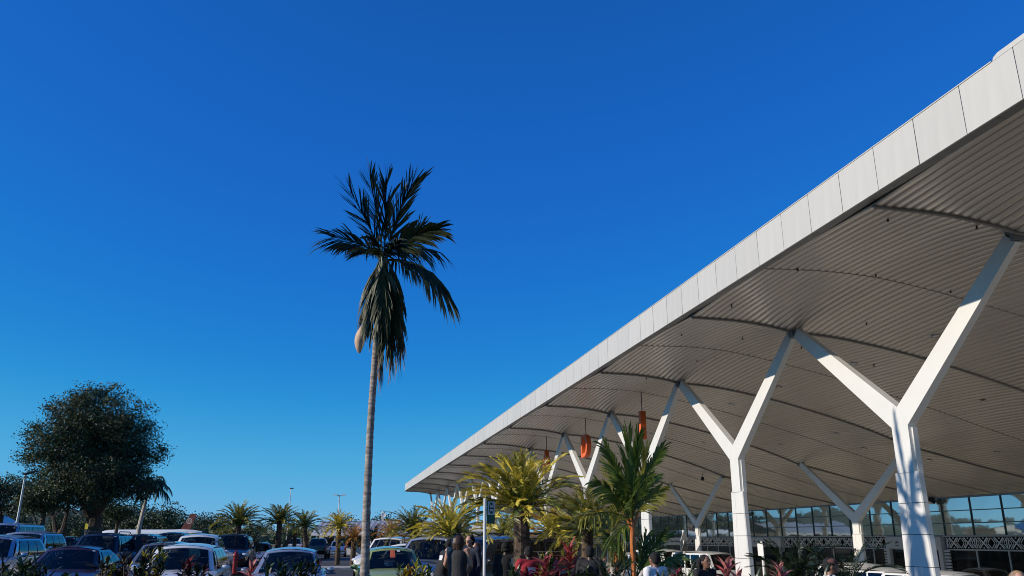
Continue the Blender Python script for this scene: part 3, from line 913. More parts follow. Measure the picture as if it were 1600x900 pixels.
# ------------------------------------------------------------------ the clumping palm with orange stems
WAX = pm('orange_crownshaft', (.55, .15, .03), .4, var=.25, scale=5, col2=(.62, .22, .06))
WLEAF = pm('wax_palm_leaflet', (.075, .13, .025), .42, var=.3, scale=3, col2=(.17, .25, .05), trans=.42)
WLEAFY = pm('wax_palm_leaflet_yellow', (.26, .27, .04), .4, var=.3, scale=3, col2=(.44, .40, .08), trans=.42)
WD = 15.0
wp = at(990, 905, D=WD)
wax = thing('clumping_palm', 'clumping palm with bright orange stem and upright feathery fronds before the third column', 'palm', (wp.x, wp.y, gz(wp.x)))
wo = wax.location.copy(); WY = wp.y
def WPt(px, py, dy=0): return at(px, py, Y=WY + dy) - wo
b = MB(); b.tube([Vector((0, 0, 0)), WPt(990, 890), WPt(989, 855), WPt(988, 825), WPt(986, 808)], [.06, .055, .052, .05, .045], 10); b.build('stem', WAX, wax, True)
for pts_ in (((988, 830), (994, 812), (998, 795)), ((987, 830), (980, 808), (966, 790)), ((988, 826), (986, 790), (984, 760))):
    b = MB(); b.tube([WPt(*p) for p in pts_], [.036, .03, .018], 8); b.build('leaf_stalk', WAX, wax, True)
b = MB(); b.tube([WPt(966, 905), WPt(964, 880), WPt(960, 862)], [.05, .045, .02], 8); b.build('young_stem', WAX, wax, True)
WF = [
    ((986, 800), (984, 735), (982, 685), .0, .1, .54, 24, 10, .0, WLEAF, 34),
    ((987, 800), (992, 730), (998, 684), -.15, -.3, .48, 24, 12, .0, WLEAF, 30),
    ((988, 802), (1002, 750), (1008, 705), .15, .3, .45, 26, 14, .05, WLEAFY, 26),
    ((985, 800), (970, 745), (946, 698), -.1, -.2, .42, 34, 16, .2, WLEAF, 28),
    ((988, 800), (1005, 745), (1035, 700), -.15, -.3, .40, 34, 18, .3, WLEAF, 28),
    ((985, 805), (965, 760), (950, 725), .2, .4, .46, 40, 20, .15, WLEAFY, 24),
    ((985, 808), (962, 768), (932, 752), -.3, -.5, .46, 44, 22, .35, WLEAF, 30),
    ((985, 815), (955, 788), (908, 810), -.4, -.8, .46, 50, 28, .38, WLEAFY, 32),
    ((986, 818), (964, 796), (930, 806), .1, .2, .42, 44, 24, .45, WLEAFY, 26),
    ((990, 806), (1010, 785), (1034, 762), -.1, -.15, .42, 42, 26, .35, WLEAFY, 20),
    ((989, 805), (1000, 770), (1018, 748), .1, .2, .50, 40, 20, .35, WLEAF, 28),
    ((986, 812), (978, 770), (968, 745), -.35, -.6, .50, 38, 18, .3, WLEAF, 28),
    ((986, 820), (972, 815), (955, 850), -.2, -.35, .50, 36, 20, .8, WLEAF, 28),
    ((989, 815), (985, 790), (990, 775), -.4, -.65, .45, 44, 20, .5, WLEAF, 26),
    ((996, 900), (1015, 860), (1036, 838), .0, .0, .48, 36, 16, .25, WLEAF, 28),
    ((995, 900), (1003, 855), (1010, 838), .2, .3, .45, 34, 16, .25, WLEAF, 26),
    ((984, 900), (972, 860), (950, 840), .1, .2, .40, 36, 18, .4, WLEAF, 26),
    ((1000, 905), (1030, 880), (1060, 870), -.1, -.2, .42, 40, 20, .5, WLEAF, 24),
]
for base, ctl, tip, d1, d2, lf_, a0, a1, dr, mat, n in WF:
    pts = quad_path(WPt(*base), WPt(*ctl, d1), WPt(*tip, d2), 10)
    b = MB()
    feather(b, pts, n, lambda t: .86 * lf_ * (.6 + .4 * math.sin(math.pi * (.15 + .65 * t))), a0 + 5, a1, .036, (-.75, -.75, .15) if dr < .45 else (-.4, -.5, .75), rise=.12, droop=dr, rr=rp_, rad=.016, t0=.14, jag=.15, clump=5, gap=.05)
    b.build('frond', mat, wax)
b = MB(); feather(b, quad_path(WPt(960, 790), WPt(950, 770), WPt(945, 757), 8), 22, lambda t: .26, 30, 14, .03, (0, -.6, .7), rise=.1, droop=.3, rr=rp_, rad=.012)
b.build('dead_frond', pm('rusty_leaf', (.34, .13, .04), .6, var=.3), wax)
for q in ((962, 872), (972, 868)):
    b = MB(); feather(b, quad_path(WPt(q[0] + 3, 905), WPt(q[0], 885), WPt(q[0] - 4, 868), 6), 18, lambda t: .22, 34, 16, .022, (0, -.6, .7), rise=.1, droop=.5, rr=rp_, rad=.01)
    b.build('dead_frond', pm('rusty_leaf_pale', (.50, .20, .05), .6, var=.3), wax)

# ------------------------------------------------------------------ broad-leaved trees
LEAFA = pm('tree_leaf_dark', (.022, .038, .014), .6, var=.4, scale=.8, trans=.12)
LEAFB = pm('tree_leaf_mid', (.045, .072, .022), .55, var=.4, scale=.8, trans=.15)
LEAFC = pm('tree_leaf_light', (.075, .095, .028), .55, var=.4, scale=.8, trans=.2)
LEAFR = pm('tree_leaf_rust', (.085, .06, .028), .6, var=.4, scale=.8, trans=.15)
def crown_mesh(lobes, n, size, mats, weights, seed, name='crown'):
    rr = random.Random(seed)
    b = MB()
    vol = [l[1][0] * l[1][1] * l[1][2] for l in lobes]
    tot = sum(vol)
    for l, v in zip(lobes, vol):
        c, r = Vector(l[0]), l[1]
        m = int(n * v / tot)
        ncl = max(6, m // 52)
        for q in range(ncl):
            # clumps of leaves, more of them near the outside, some reaching beyond it
            d = Vector((rr.gauss(0, 1), rr.gauss(0, 1), rr.gauss(0, 1))).normalized()
            rad = rr.random() ** .38 * 1.05
            if rr.random() < .05: rad *= 1.10
            cc = c + Vector((d.x * r[0] * rad, d.y * r[1] * rad, d.z * r[2] * rad))
            cs = size * rr.uniform(1.5, 4.2)
            mi = rr.choices(range(len(mats)), weights)[0]  # one tone per clump paints lit and dark patches into the crown
            for k in range(52):
                dv = Vector((rr.gauss(0, 1), rr.gauss(0, 1), rr.gauss(0, 1))).normalized() * (rr.random() ** .5) * cs * 1.7
                p = cc + Vector((dv.x, dv.y, dv.z * .6))
                a = Vector((rr.gauss(0, 1), rr.gauss(0, 1), rr.gauss(0, .7))).normalized() * size * rr.uniform(.5, 1.1)
                o = a.orthogonal().normalized()
                o = (o * math.cos(rr.uniform(0, 6.28)) + a.normalized().cross(o) * math.sin(rr.uniform(0, 6.28)))
                o = o.normalized() * size * .28
                b.add([p - a * .5, p + o, p + a * .6, p - o], [(0, 1, 2, 3)], mi if rr.random() < .8 else rr.randrange(len(mats)))
    return b.mesh(name, mats)

def limbs(trunk_pts, rad, targets, seed, b=None):
    rr = random.Random(seed)
    b = b or MB()
    b.tube(trunk_pts, rad, 10)
    for t in targets:
        s0 = Vector(trunk_pts[rr.randrange(max(1, len(trunk_pts) - 2), len(trunk_pts))])
        e = Vector(t)
        mid = s0.lerp(e, .5) + Vector((rr.uniform(-.5, .5), rr.uniform(-.5, .5), rr.uniform(.0, .6)))
        pts = quad_path(s0, mid, e, 6)
        r0 = rad[-1] * .6
        b.tube(pts, [r0 * (1 - .82 * i / 6) for i in range(7)], 6)
        for k in range(3):
            u = rr.choice([3, 4, 5]); f = pts[u]
            e2 = f + Vector((rr.uniform(-1, 1), rr.uniform(-1, 1), rr.uniform(-.1, .9))) * (e - s0).length * .32
            b.tube([f, f.lerp(e2, .5) + Vector((0, 0, .1)), e2], [r0 * .35, r0 * .22, r0 * .08], 5)
    return b

# the big tree at left
TD = 68
tb = spot(150, TD); tg_ = gz(tb.x)
def T(px, py, dd=0):
    q = at(px, py, D=TD + dd); return q - Vector((tb.x, tb.y, tg_))
tree = thing('rain_tree', 'big dark round-crowned tree behind the parked cars at left', 'tree', (tb.x, tb.y, tg_))
def lobe(px, py, rx, rz, dd=0):
    s = TD / F
    return (T(px, py, dd), (rx * s * .9, (rx * .82) * s, rz * s * .86))
lob = [lobe(150, 700, 78, 62), lobe(145, 650, 58, 42, 1), lobe(100, 690, 52, 48, -2), lobe(190, 690, 58, 48, 1.5), lobe(185, 650, 40, 34, -1), lobe(72, 712, 36, 22, -1), lobe(60, 680, 26, 12, 0),
       lobe(105, 640, 34, 26, 2), lobe(225, 715, 28, 18, 0), lobe(150, 745, 80, 34, -2), lobe(205, 742, 40, 26, 1), lobe(95, 752, 42, 26, -1), lobe(140, 622, 34, 22, 0), lobe(243, 712, 18, 9, 0), lobe(230, 665, 14, 12, 1), lobe(58, 735, 20, 8, 0), lobe(45, 716, 16, 7, 1), lobe(52, 668, 14, 7, -1), lobe(178, 610, 22, 14, 1), lobe(215, 640, 20, 12, 0), lobe(252, 700, 12, 7, 0), lobe(84, 640, 18, 12, 0), lobe(112, 776, 52, 24, -1), lobe(190, 766, 42, 28, -1), lobe(150, 772, 44, 26, -3.5)]
link('crown', crown_mesh(lob, 92000, .19, [LEAFA, LEAFB, LEAFC, LEAFR], [4.5, 4.5, 1.2, .5], 21), tree)
limbs([(0, 0, -.2), (-.2, 0, 1.2), (-.4, .2, 2.4), (-.3, .2, 3.3)], [1.05, .75, .62, .55], [T(95, 735), T(120, 700, 2), T(150, 680), T(185, 700, -1), T(205, 735, 1), T(150, 730, -3), T(110, 660), T(190, 660), T(75, 715), T(230, 720)], 3).build('trunk', BARK, tree, True)
b = limbs([(-3.0, -1, -.2), (-2.6, -1, .8), (-2.4, -.8, 2.0)], [.5, .42, .36], [T(80, 770), T(110, 760)], 4); b.build('second_trunk', BARK, tree, True)

def small_tree(px, D, w_px, ytop, ybot, label, seed, n, size, mats, weights, name='tree', group=None, lean=0):
    p = spot(px, D); g = gz(p.x); s = D / F
    root = thing(name, label, 'tree', (p.x, p.y, g), 0, group)
    rr = random.Random(seed)
    zt = at(px, ytop, D=D).z - g; zb = max(.4, at(px, ybot, D=D).z - g)
    rx = w_px / 2 * s; cz = (zt + zb) / 2; rz = (zt - zb) / 2
    lobs = [((lean, 0, cz), (rx * .8, rx * .8, rz * .85))]
    for k in range(7):
        a = rr.uniform(0, 6.28)
        lobs.append(((lean + math.cos(a) * rx * .6, math.sin(a) * rx * .6, cz + rr.uniform(-.35, .5) * rz), (rx * rr.uniform(.3, .5), rx * rr.uniform(.3, .5), rz * rr.uniform(.3, .5))))
    link('crown', crown_mesh(lobs, n, size, mats, weights, seed), root)
    tr = [(0, 0, -.2), (lean * .3, 0, zb * .5), (lean * .6, 0, zb + .2 * rz)]
    limbs(tr, [rx * .09 + .1, rx * .07 + .08, rx * .05 + .06], [(lean + rr.uniform(-.6, .6) * rx, rr.uniform(-.6, .6) * rx, cz + rr.uniform(-.2, .5) * rz) for _ in range(5)], seed).build('trunk', BARK, root, True)
    return root
small_tree(-6, 78, 165, 738, 812, 'spreading dark tree at the left edge behind the solar lamp', 41, 16000, .22, [LEAFA, LEAFB, LEAFC], [4, 4, 1])
small_tree(62, 62, 80, 752, 806, 'yellow-green tree just right of the solar lamp, under the big tree', 42, 9000, .18, [LEAFB, LEAFC, LEAFA], [3, 4, 2])
small_tree(180, 74, 46, 788, 815, 'low light-green tree right of the big trunk', 43, 2600, .2, [LEAFB, LEAFC], [3, 3])
small_tree(365, 52, 66, 822, 845, 'pale yellow-green bush behind the black van', 44, 2600, .12, [LEAFC, LEAFB], [4, 2], name='bush')
small_tree(388, 46, 30, 838, 872, 'dark rounded shrub between the black van and the silver sedan', 45, 2000, .10, [LEAFA, LEAFB], [3, 2], name='bush')
# trees of the far line beyond the airfield, each its own
FARM = [crown_mesh([((0, 0, 4.6), (3.6, 3.6, 3.0)), ((1.8, .4, 5.6), (2, 2, 1.9)), ((-2, 0, 5.2), (2, 2, 1.8)), ((.2, .5, 6.8), (1.9, 1.9, 1.5)), ((-.6, 0, 2.6), (3.2, 3, 1.6))], 1700, .60, [LEAFA, LEAFB, LEAFC], [4, 4, .7], 60 + k) for k in range(3)]
FART = MB(); FART.tube([(0, 0, -.3), (.1, 0, 2), (0, 0, 4.5)], [.4, .3, .18], 6); FART.tube([(0, 0, 2), (1, 0, 4), (1.6, .2, 5.5)], [.2, .15, .07], 5); FART = FART.mesh('trunk', BARK)
far = [(172, 795, 250), (196, 799, 262), (214, 794, 240), (236, 797, 258), (252, 793, 236), (268, 800, 262), (306, 806, 300), (322, 808, 280), (338, 806, 300), (398, 818, 330), (418, 822, 320), (444, 822, 300), (20, 800, 220), (90, 800, 230), (130, 800, 240), (598, 806, 190), (545, 811, 210), (640, 815, 230), (668, 818, 240)]
FL = ['tree of the far line just right of the big tree', 'far tree behind the grey aeroplane nose', 'tall far tree left of the leaning palm trunk', 'far tree right of the leaning palm trunk', 'highest far tree left of the aeroplane fin', 'far tree touching the left side of the aeroplane fin', 'far tree right of the aeroplane fin', 'second far tree right of the aeroplane fin', 'far tree left of the full dark cycad', 'pale far tree between the full cycad and the twin-trunked one', 'far tree left of the twin-trunked cycad', 'far tree behind the twin-trunked cycad', 'far tree seen under the spreading tree at left edge', 'far tree seen left of the big tree trunk', 'far tree seen behind the big tree trunk', 'small far tree by the antenna mast', 'far tree top above the white building, left of the tall palm', 'far tree behind the green cycad by the canopy tip', 'far tree below the tip of the canopy']
for i, ((px, yt, D), lb) in enumerate(zip(far, FL)):
    p = spot(px, D)
    s = (at(px, yt, D=D).z) / 8.0
    root = thing('far_tree', lb, 'tree', (p.x, p.y, 0), i * 1.3, 'trees of the far line')
    root.scale = (s, s, s)
    link('crown', FARM[i % 3], root); link('trunk', FART, root)
b = MB(); rr = random.Random(8)
for i in range(5200):
    px = rr.uniform(-150, 720); D = rr.uniform(230, 330)
    p = spot(px, D); z = rr.random() ** 1.3 * 4.2
    a = Vector((rr.gauss(0, 1), rr.gauss(0, 1), rr.gauss(0, 1))).normalized() * rr.uniform(.5, 1.1); o = a.orthogonal() * rr.uniform(.5, .9)
    c = p + Vector((0, 0, z))
    b.add([c - a, c + o, c + a, c - o], [(0, 1, 2, 3)], 0 if rr.random() < .6 else 1)
tag(b.build('scrub', [LEAFB, pm('scrub_dry', (.13, .12, .06), .9, var=.3)]), 'low mixed scrub along the far edge of the airfield', 'scrub', kind='stuff')

# the coconut-like palm with the leaning white trunk beside the big tree
pd = 72; p0 = spot(216, pd); g = gz(p0.x)
cp = thing('slender_palm', 'small palm with leaning white trunk, right of the big tree', 'palm', (p0.x, p0.y, g))
def CPt(px, py): return at(px, py, D=pd) - Vector((p0.x, p0.y, g))
b = MB(); b.tube([(0, 0, -.2), CPt(217, 826), CPt(224, 797), CPt(231, 768), CPt(234, 756)], [.22, .19, .16, .13, .1], 8); b.build('trunk', pm('pale_trunk', (.55, .52, .46), .8, var=.2), cp, True)
for k in range(15):
    a = k * 2.4; e = 1.0 - k * .085
    L_ = 1.9
    d = Vector((math.cos(a) * math.cos(e), math.sin(a) * math.cos(e), math.sin(e)))
    c = CPt(234, 757)
    pts = quad_path(c, c + d * L_ * .6, c + d * L_ * .9 + Vector((0, 0, -.75)), 6)
    b = MB(); feather(b, pts, 18, lambda t: .7, 55, 35, .09, (0, 0, 1), rise=.0, droop=.9, rr=rp_, rad=.03); b.build('frond', LEAFB, cp)

# ------------------------------------------------------------------ garden shrubs
def leaf_mesh(L, wd, curl, mats, seed, name='leaf', mi=0):
    b = MB(); V = []; n = 5
    for i in range(n + 1):
        t = i / n
        x = L * t * (1 - .12 * curl * t); z = -curl * L * .45 * t * t + .05 * L * math.sin(math.pi * t)
        h = wd / 2 * math.sin(math.pi * min(1, .06 + .94 * t)) ** .7 * (1 if i < n else 0)
        V += [(x, -h, z + h * .45), (x, 0, z), (x, h, z + h * .45)]
    b.add(V, [(i * 3 + j, i * 3 + j + 1, (i + 1) * 3 + j + 1, (i + 1) * 3 + j) for i in range(n) for j in range(2)], mi)
    return b.mesh(name, mats)
CR = {
    'dark': pm('croton_dark', (.022, .038, .014), .35, var=.4, scale=9),
    'green': pm('croton_green', (.055, .095, .02), .35, var=.4, scale=9),
    'yellow': pm('croton_yellow', (.55, .44, .04), .35, var=.3, scale=9, trans=.2),
    'orange': pm('croton_orange', (.50, .20, .02), .35, var=.3, scale=9, trans=.2),
    'maroon': pm('croton_maroon', (.06, .018, .014), .35, var=.4, scale=9),
    'pale': pm('croton_pale', (.26, .30, .16), .4, var=.3, scale=9, trans=.2),
    'cream': pm('leaf_cream', (.50, .42, .28), .4, var=.2, scale=9, trans=.2),
}
def croton(px, D, ytop, w_px, label, cols, weights, seed, leaf=.17, lw=.045, n_ros=34, per=11, name='croton_shrub', group='garden shrubs along the front bed', y_z=None):
    rr = random.Random(seed)
    p = at(px, ytop, D=D); g = gz(p.x) + .12; H = p.z - g; wr = w_px / 2 * D / F
    root = thing(name, label, 'shrub', (p.x, p.y, g), 0, group)
    mats = [CR[c] for c in cols]
    b = MB(); sb = MB()
    for q in range(n_ros):
        a = rr.uniform(0, 6.28); ra = math.sqrt(rr.random()) * wr
        x, y = math.cos(a) * ra, math.sin(a) * ra * .8
        top = H * (1 - .45 * (ra / wr) ** 2) * rr.uniform(.62, 1.0)
        if q < 4: top = H * rr.uniform(.9, 1.0)
        c = Vector((x, y, top - leaf * .6))
        sb.tube([(x * .3, y * .3, 0), (x * .75, y * .75, top * .55), c], [.014, .011, .008], 5)
        main = rr.choices(range(len(cols)), weights)[0]
        young = rr.random() < .5
        for k in range(per):
            az = k * 2.4 + rr.uniform(-.3, .3)
            el = R(68 - 62 * k / per + rr.uniform(-14, 14))
            d = Vector((math.cos(az) * math.cos(el), math.sin(az) * math.cos(el), math.sin(el)))
            s = d.cross(Vector((0, 0, 1))); s = s.normalized() if s.length > 1e-3 else Vector((1, 0, 0))
            nn = s.cross(d)
            L = leaf * rr.uniform(.7, 1.2); hw = lw / 2 * rr.uniform(.8, 1.2)
            o = c - Vector((0, 0, k * .018 * leaf / .17))
            m1 = o + d * L * .45; m2 = o + d * L * .8 + Vector((0, 0, -.06 * L)); e = o + d * L + Vector((0, 0, -.16 * L))
            mi = main if rr.random() < .75 else rr.choices(range(len(cols)), weights)[0]
            V = [o, m1 - s * hw + nn * hw * .4, m1, m1 + s * hw + nn * hw * .4, m2 - s * hw * .8, m2, m2 + s * hw * .8, e]
            b.add(V, [(0, 2, 1), (0, 3, 2), (1, 2, 5, 4), (2, 3, 6, 5), (4, 5, 7), (5, 6, 7)], mi)
    b.build('foliage', mats, root)
    sb.build('stems', BARK, root)
    return root
CS = [
    (14, 12.2, 866, 70, 'pale green shrub at the far left of the front bed', ('green', 'pale', 'dark'), (4, 1.2, 3), .24, .05),
    (52, 12.6, 862, 60, 'strap-leaved pale shrub before the burgundy car bonnet', ('pale', 'green', 'dark'), (1.2, 3, 3), .30, .04),
    (100, 11.6, 893, 70, 'dark low shrub below the burgundy car', ('dark', 'green'), (3, 2), .17, .05),
    (178, 12.0, 858, 60, 'croton with yellow top leaves right of the burgundy car', ('dark', 'yellow', 'maroon', 'cream'), (4, 1.8, 2, .8), .17, .05),
    (226, 11.8, 860, 66, 'bronze and green croton between the burgundy car and white wagon', ('dark', 'maroon', 'yellow', 'cream'), (4, 3, 1, .8), .17, .05),
    (242, 12.6, 851, 46, 'yellow-tufted croton touching the grey wagon roof', ('yellow', 'dark', 'green'), (3, 2, 2), .17, .05),
    (300, 11.6, 872, 60, 'dark croton with cream leaves before the white wagon', ('dark', 'maroon', 'cream'), (4, 2, .8), .18, .055),
    (345, 11.6, 893, 44, 'low cream-spotted plant before the white wagon wheel', ('dark', 'cream'), (3, 1.2), .15, .05),
    (440, 12.0, 869, 64, 'dark croton before the left half of the silver hatchback', ('dark', 'green', 'cream'), (4, 3, .8), .20, .045),
    (474, 12.2, 866, 56, 'taller dark croton before the silver hatchback bonnet', ('dark', 'green', 'maroon'), (4, 3, 1.5), .20, .045),
    (628, 12.6, 874, 44, 'yellow and orange croton before the green car', ('yellow', 'orange', 'green'), (4, 2.6, 2), .16, .045),
    (655, 12.2, 872, 44, 'yellow-green croton at the right of the green car', ('yellow', 'green', 'dark'), (3.2, 3, 1.5), .16, .045),
    (690, 11.8, 897, 50, 'dark low shrub in front of the man in black', ('dark', 'green'), (3, 2), .16, .045),
    (760, 11.8, 893, 50, 'dark low shrub under the signpost', ('dark', 'green', 'pale'), (3, 2, .5), .16, .045),
    (803, 12.4, 882, 36, 'small pale-leaved plant left of the man in red', ('pale', 'green'), (3, 2), .16, .05),
    (852, 14.4, 862, 40, 'yellow-cream shrub behind the red leaf plant', ('cream', 'yellow', 'green'), (2, 2, 2), .14, .045),
    (905, 14.0, 884, 44, 'low yellow-green plant beside the dark cycad trunk', ('yellow', 'green', 'dark'), (1.2, 3, 2), .15, .045),
    (1034, 11.8, 894, 50, 'dark broad-leaved plant right of the orange palm stem', ('dark', 'green'), (4, 1.6), .24, .06),
    (1075, 12.4, 888, 56, 'dark broad-leaved plant with one orange flower below the minibus', ('dark', 'green'), (4, 1.4), .26, .06),
    (1170, 11.6, 893, 70, 'dark low plant at the foot of the second column', ('dark', 'green'), (4, 1.4), .28, .055),
    (1290, 11.8, 890, 70, 'dark low plant below the sago fronds', ('dark', 'green', 'pale'), (4, 1.5, .4), .26, .05),
]
for i, (px, D, yt, wpx, lb, cols, wt, lf_, lw_) in enumerate(CS):
    croton(px, D, yt, wpx, lb, cols, wt, 100 + i, lf_, lw_, n_ros=int(26 + wpx * .75), per=11)

# red-leaved ti plants: every leaf its own part
TI = {'red': pm('ti_red', (.30, .025, .03), .35, var=.45, scale=6, col2=(.46, .10, .09), trans=.22, objrand=.35), 'pink': pm('ti_pink', (.55, .12, .11), .35, var=.4, scale=6, col2=(.66, .30, .26), trans=.25, objrand=.3), 'wine': pm('ti_wine', (.10, .012, .018), .35, var=.4, scale=6, trans=.15, objrand=.4)}
TIL = {k: [leaf_mesh(.40, .10, c, TI[k], i) for i, c in enumerate((.3, .7, 1.1))] for k in TI}
def ti_plant(px, D, ytop, label, col, seed, heads=((0, 0, 1),), n=20, sc=1.0):
    rr = random.Random(seed)
    p = at(px, ytop, D=D); g = gz(p.x) + .12; H = p.z - g
    root = thing('ti_plant', label, 'plant', (p.x, p.y, g), 0, 'red-leaved ti plants')
    for hx, hy, hf in heads:
        top = Vector((hx, hy, H * hf - .25 * sc))
        b = MB(); b.tube([(hx * .4, hy * .4, 0), top * .6 + Vector((0, 0, 0)), top], [.022, .018, .014], 6); b.build('stem', BARK, root)
        for k in range(n):
            o = link('leaf', TIL[col if rr.random() < .72 else rr.choice(list(TI))][rr.randrange(3)], root)
            o.location = top - Vector((0, 0, .018 * k * sc))
            el = R(80 - 85 * k / n + rr.uniform(-9, 9))
            o.rotation_euler = Euler((rr.uniform(-.4, .4), -el, k * 2.4 + rr.uniform(-.3, .3)), 'XYZ')
            s = sc * rr.uniform(.75, 1.1); o.scale = (s, s, s)
    return root
ti_plant(890, 15.0, 845, 'tallest red ti plant, right of the man in red', 'red', 1, ((0, 0, 1), (-.30, -.1, .78), (.25, .1, .72), (-.1, -.3, .62)), 26)
ti_plant(852, 13.4, 872, 'lower wine-red ti plant just right of the man in red', 'red', 2, ((0, 0, 1), (.2, .1, .85)), 20, .9)
ti_plant(1133, 13.0, 872, 'pinkish-red ti plant at the foot of the second column', 'pink', 3, ((0, 0, 1), (.15, -.1, .85)), 24, .85)
ti_plant(1217, 12.6, 878, 'bright red ti plant in front of the dark sago', 'pink', 4, ((0, 0, 1),), 20, .8)
ti_plant(393, 12.2, 876, 'pink ti plant left of the silver hatchback', 'pink', 5, ((0, 0, 1), (-.12, -.1, .8)), 20, .65)
ti_plant(296, 11.9, 872, 'dark red ti plant before the white wagon windscreen', 'red', 6, ((0, 0, 1),), 18, .6)
ti_plant(822, 12.2, 888, 'small reddish ti plant at the feet of the man in red', 'wine', 7, ((0, 0, 1),), 16, .6)
ti_plant(1057, 12.0, 886, 'orange-red flower spike among dark leaves right of the orange palm stem', 'red', 8, ((0, 0, 1),), 8, .42)
# ------------------------------------------------------------------ vehicles
PAINT = {}
def paint(name, col, metal=.25, rough=.28):
    if name not in PAINT:
        PAINT[name] = pm('paint_' + name, col, rough, metal=metal, var=.05, scale=1.5, coat=.7)
    return PAINT[name]

# every type: length, half width, roof half width, belt and roof heights, then y of: windscreen foot, roof front, roof rear, rear window foot; body profile (y, half width, side top, centre top)
def body_profile(kind):
    if kind == 'sedan':
        return dict(L=4.55, W=.88, wr=.56, zr=1.46, wb=.80, g=(-.98, -.28, .95, 1.66), rear_drop=.0, st=[(-2.27, .60, .60, .62), (-2.22, .72, .66, .69), (-2.0, .82, .74, .79), (-1.4, .87, .85, .92), (-.85, .88, .93, .99), (0, .885, .94, .96), (1.0, .88, .97, .99), (1.65, .87, .98, 1.04), (2.05, .83, .97, 1.03), (2.22, .76, .88, .93), (2.28, .68, .70, .72)])
    if kind == 'hatch':
        return dict(L=4.0, W=.85, wr=.56, zr=1.50, wb=.78, g=(-.95, -.25, 1.45, 1.86), st=[(-2.0, .60, .62, .64), (-1.95, .72, .70, .73), (-1.75, .80, .80, .86), (-1.3, .84, .90, .97), (-.85, .85, .95, 1.02), (0, .855, .96, .98), (1.0, .85, .99, 1.0), (1.7, .83, 1.0, 1.02), (1.93, .78, .95, .98), (2.0, .70, .66, .68)])
    if kind == 'wagon':
        return dict(L=4.6, W=.88, wr=.60, zr=1.56, wb=.81, g=(-1.02, -.35, 1.75, 2.12), st=[(-2.3, .62, .64, .66), (-2.24, .74, .72, .75), (-2.0, .83, .82, .88), (-1.45, .87, .92, .99), (-.9, .88, .97, 1.03), (0, .885, .98, 1.0), (1.2, .88, 1.0, 1.02), (2.0, .85, 1.01, 1.03), (2.22, .80, .96, .99), (2.3, .72, .66, .68)])
    if kind == 'suv':
        return dict(L=4.7, W=.93, wr=.64, zr=1.78, wb=.85, g=(-1.12, -.5, 1.85, 2.18), st=[(-2.35, .68, .78, .80), (-2.28, .80, .90, .94), (-2.0, .88, 1.0, 1.06), (-1.5, .92, 1.06, 1.12), (-1.0, .93, 1.09, 1.15), (0, .935, 1.11, 1.13), (1.2, .93, 1.13, 1.15), (2.0, .91, 1.14, 1.16), (2.25, .86, 1.10, 1.12), (2.35, .78, .70, .72)])
    if kind == 'pickup':
        return dict(L=5.2, W=.92, wr=.62, zr=1.76, wb=.84, g=(-1.20, -.55, .72, .92), bed=(1.05, 2.5), st=[(-2.55, .68, .78, .80), (-2.48, .80, .90, .94), (-2.2, .88, 1.0, 1.06), (-1.6, .915, 1.05, 1.11), (-1.05, .92, 1.08, 1.13), (0, .925, 1.10, 1.12), (.9, .92, 1.10, 1.12), (1.04, .92, 1.10, 1.11), (1.05, .92, 1.10, .70), (2.48, .91, 1.10, .70), (2.50, .91, 1.10, 1.09), (2.58, .88, 1.08, 1.08), (2.62, .84, .60, .62)])
    if kind == 'minibus':
        return dict(L=5.2, W=.93, wr=.74, zr=2.10, wb=.88, g=(-2.10, -1.42, 2.42, 2.52), st=[(-2.6, .72, .72, .74), (-2.54, .82, .86, .92), (-2.36, .89, 1.02, 1.10), (-2.05, .92, 1.12, 1.20), (-1.5, .93, 1.15, 1.17), (0, .935, 1.16, 1.18), (1.5, .93, 1.16, 1.18), (2.35, .92, 1.16, 1.18), (2.52, .89, 1.14, 1.16), (2.58, .82, .60, .62)])

SEAT = pm('seat_fabric', (.05, .05, .052), .9)
DASH = pm('dashboard', (.02, .02, .021), .8)
def glass_mat(name, tint, ior):
    m = bpy.data.materials.new(name); m.use_nodes = True
    t = m.node_tree; N = t.nodes; Lk = t.links
    N.remove(N['Principled BSDF'])
    tr = N.new('ShaderNodeBsdfTransparent'); tr.inputs[0].default_value = (*tint, 1)
    gl = N.new('ShaderNodeBsdfGlossy'); gl.inputs['Roughness'].default_value = .02
    no = N.new('ShaderNodeTexNoise'); no.inputs['Scale'].default_value = 3
    mr = N.new('ShaderNodeMapRange'); mr.inputs[3].default_value = .88; mr.inputs[4].default_value = 1.0
    Lk.new(no.outputs['Fac'], mr.inputs[0]); Lk.new(mr.outputs[0], gl.inputs['Color'])
    fr = N.new('ShaderNodeFresnel'); fr.inputs[0].default_value = ior
    mx = N.new('ShaderNodeMixShader')
    Lk.new(fr.outputs[0], mx.inputs[0]); Lk.new(tr.outputs[0], mx.inputs[1]); Lk.new(gl.outputs[0], mx.inputs[2])
    Lk.new(mx.outputs[0], N['Material Output'].inputs[0])
    return m
WSGLASS = glass_mat('windscreen_glass', (.42, .46, .46), 1.42)
SDGLASS = glass_mat('side_glass', (.20, .22, .22), 1.60)
def bil(P00, P10, P11, P01, u, v):
    return (P00 * (1 - u) + P10 * u) * (1 - v) + (P01 * (1 - u) + P11 * u) * v

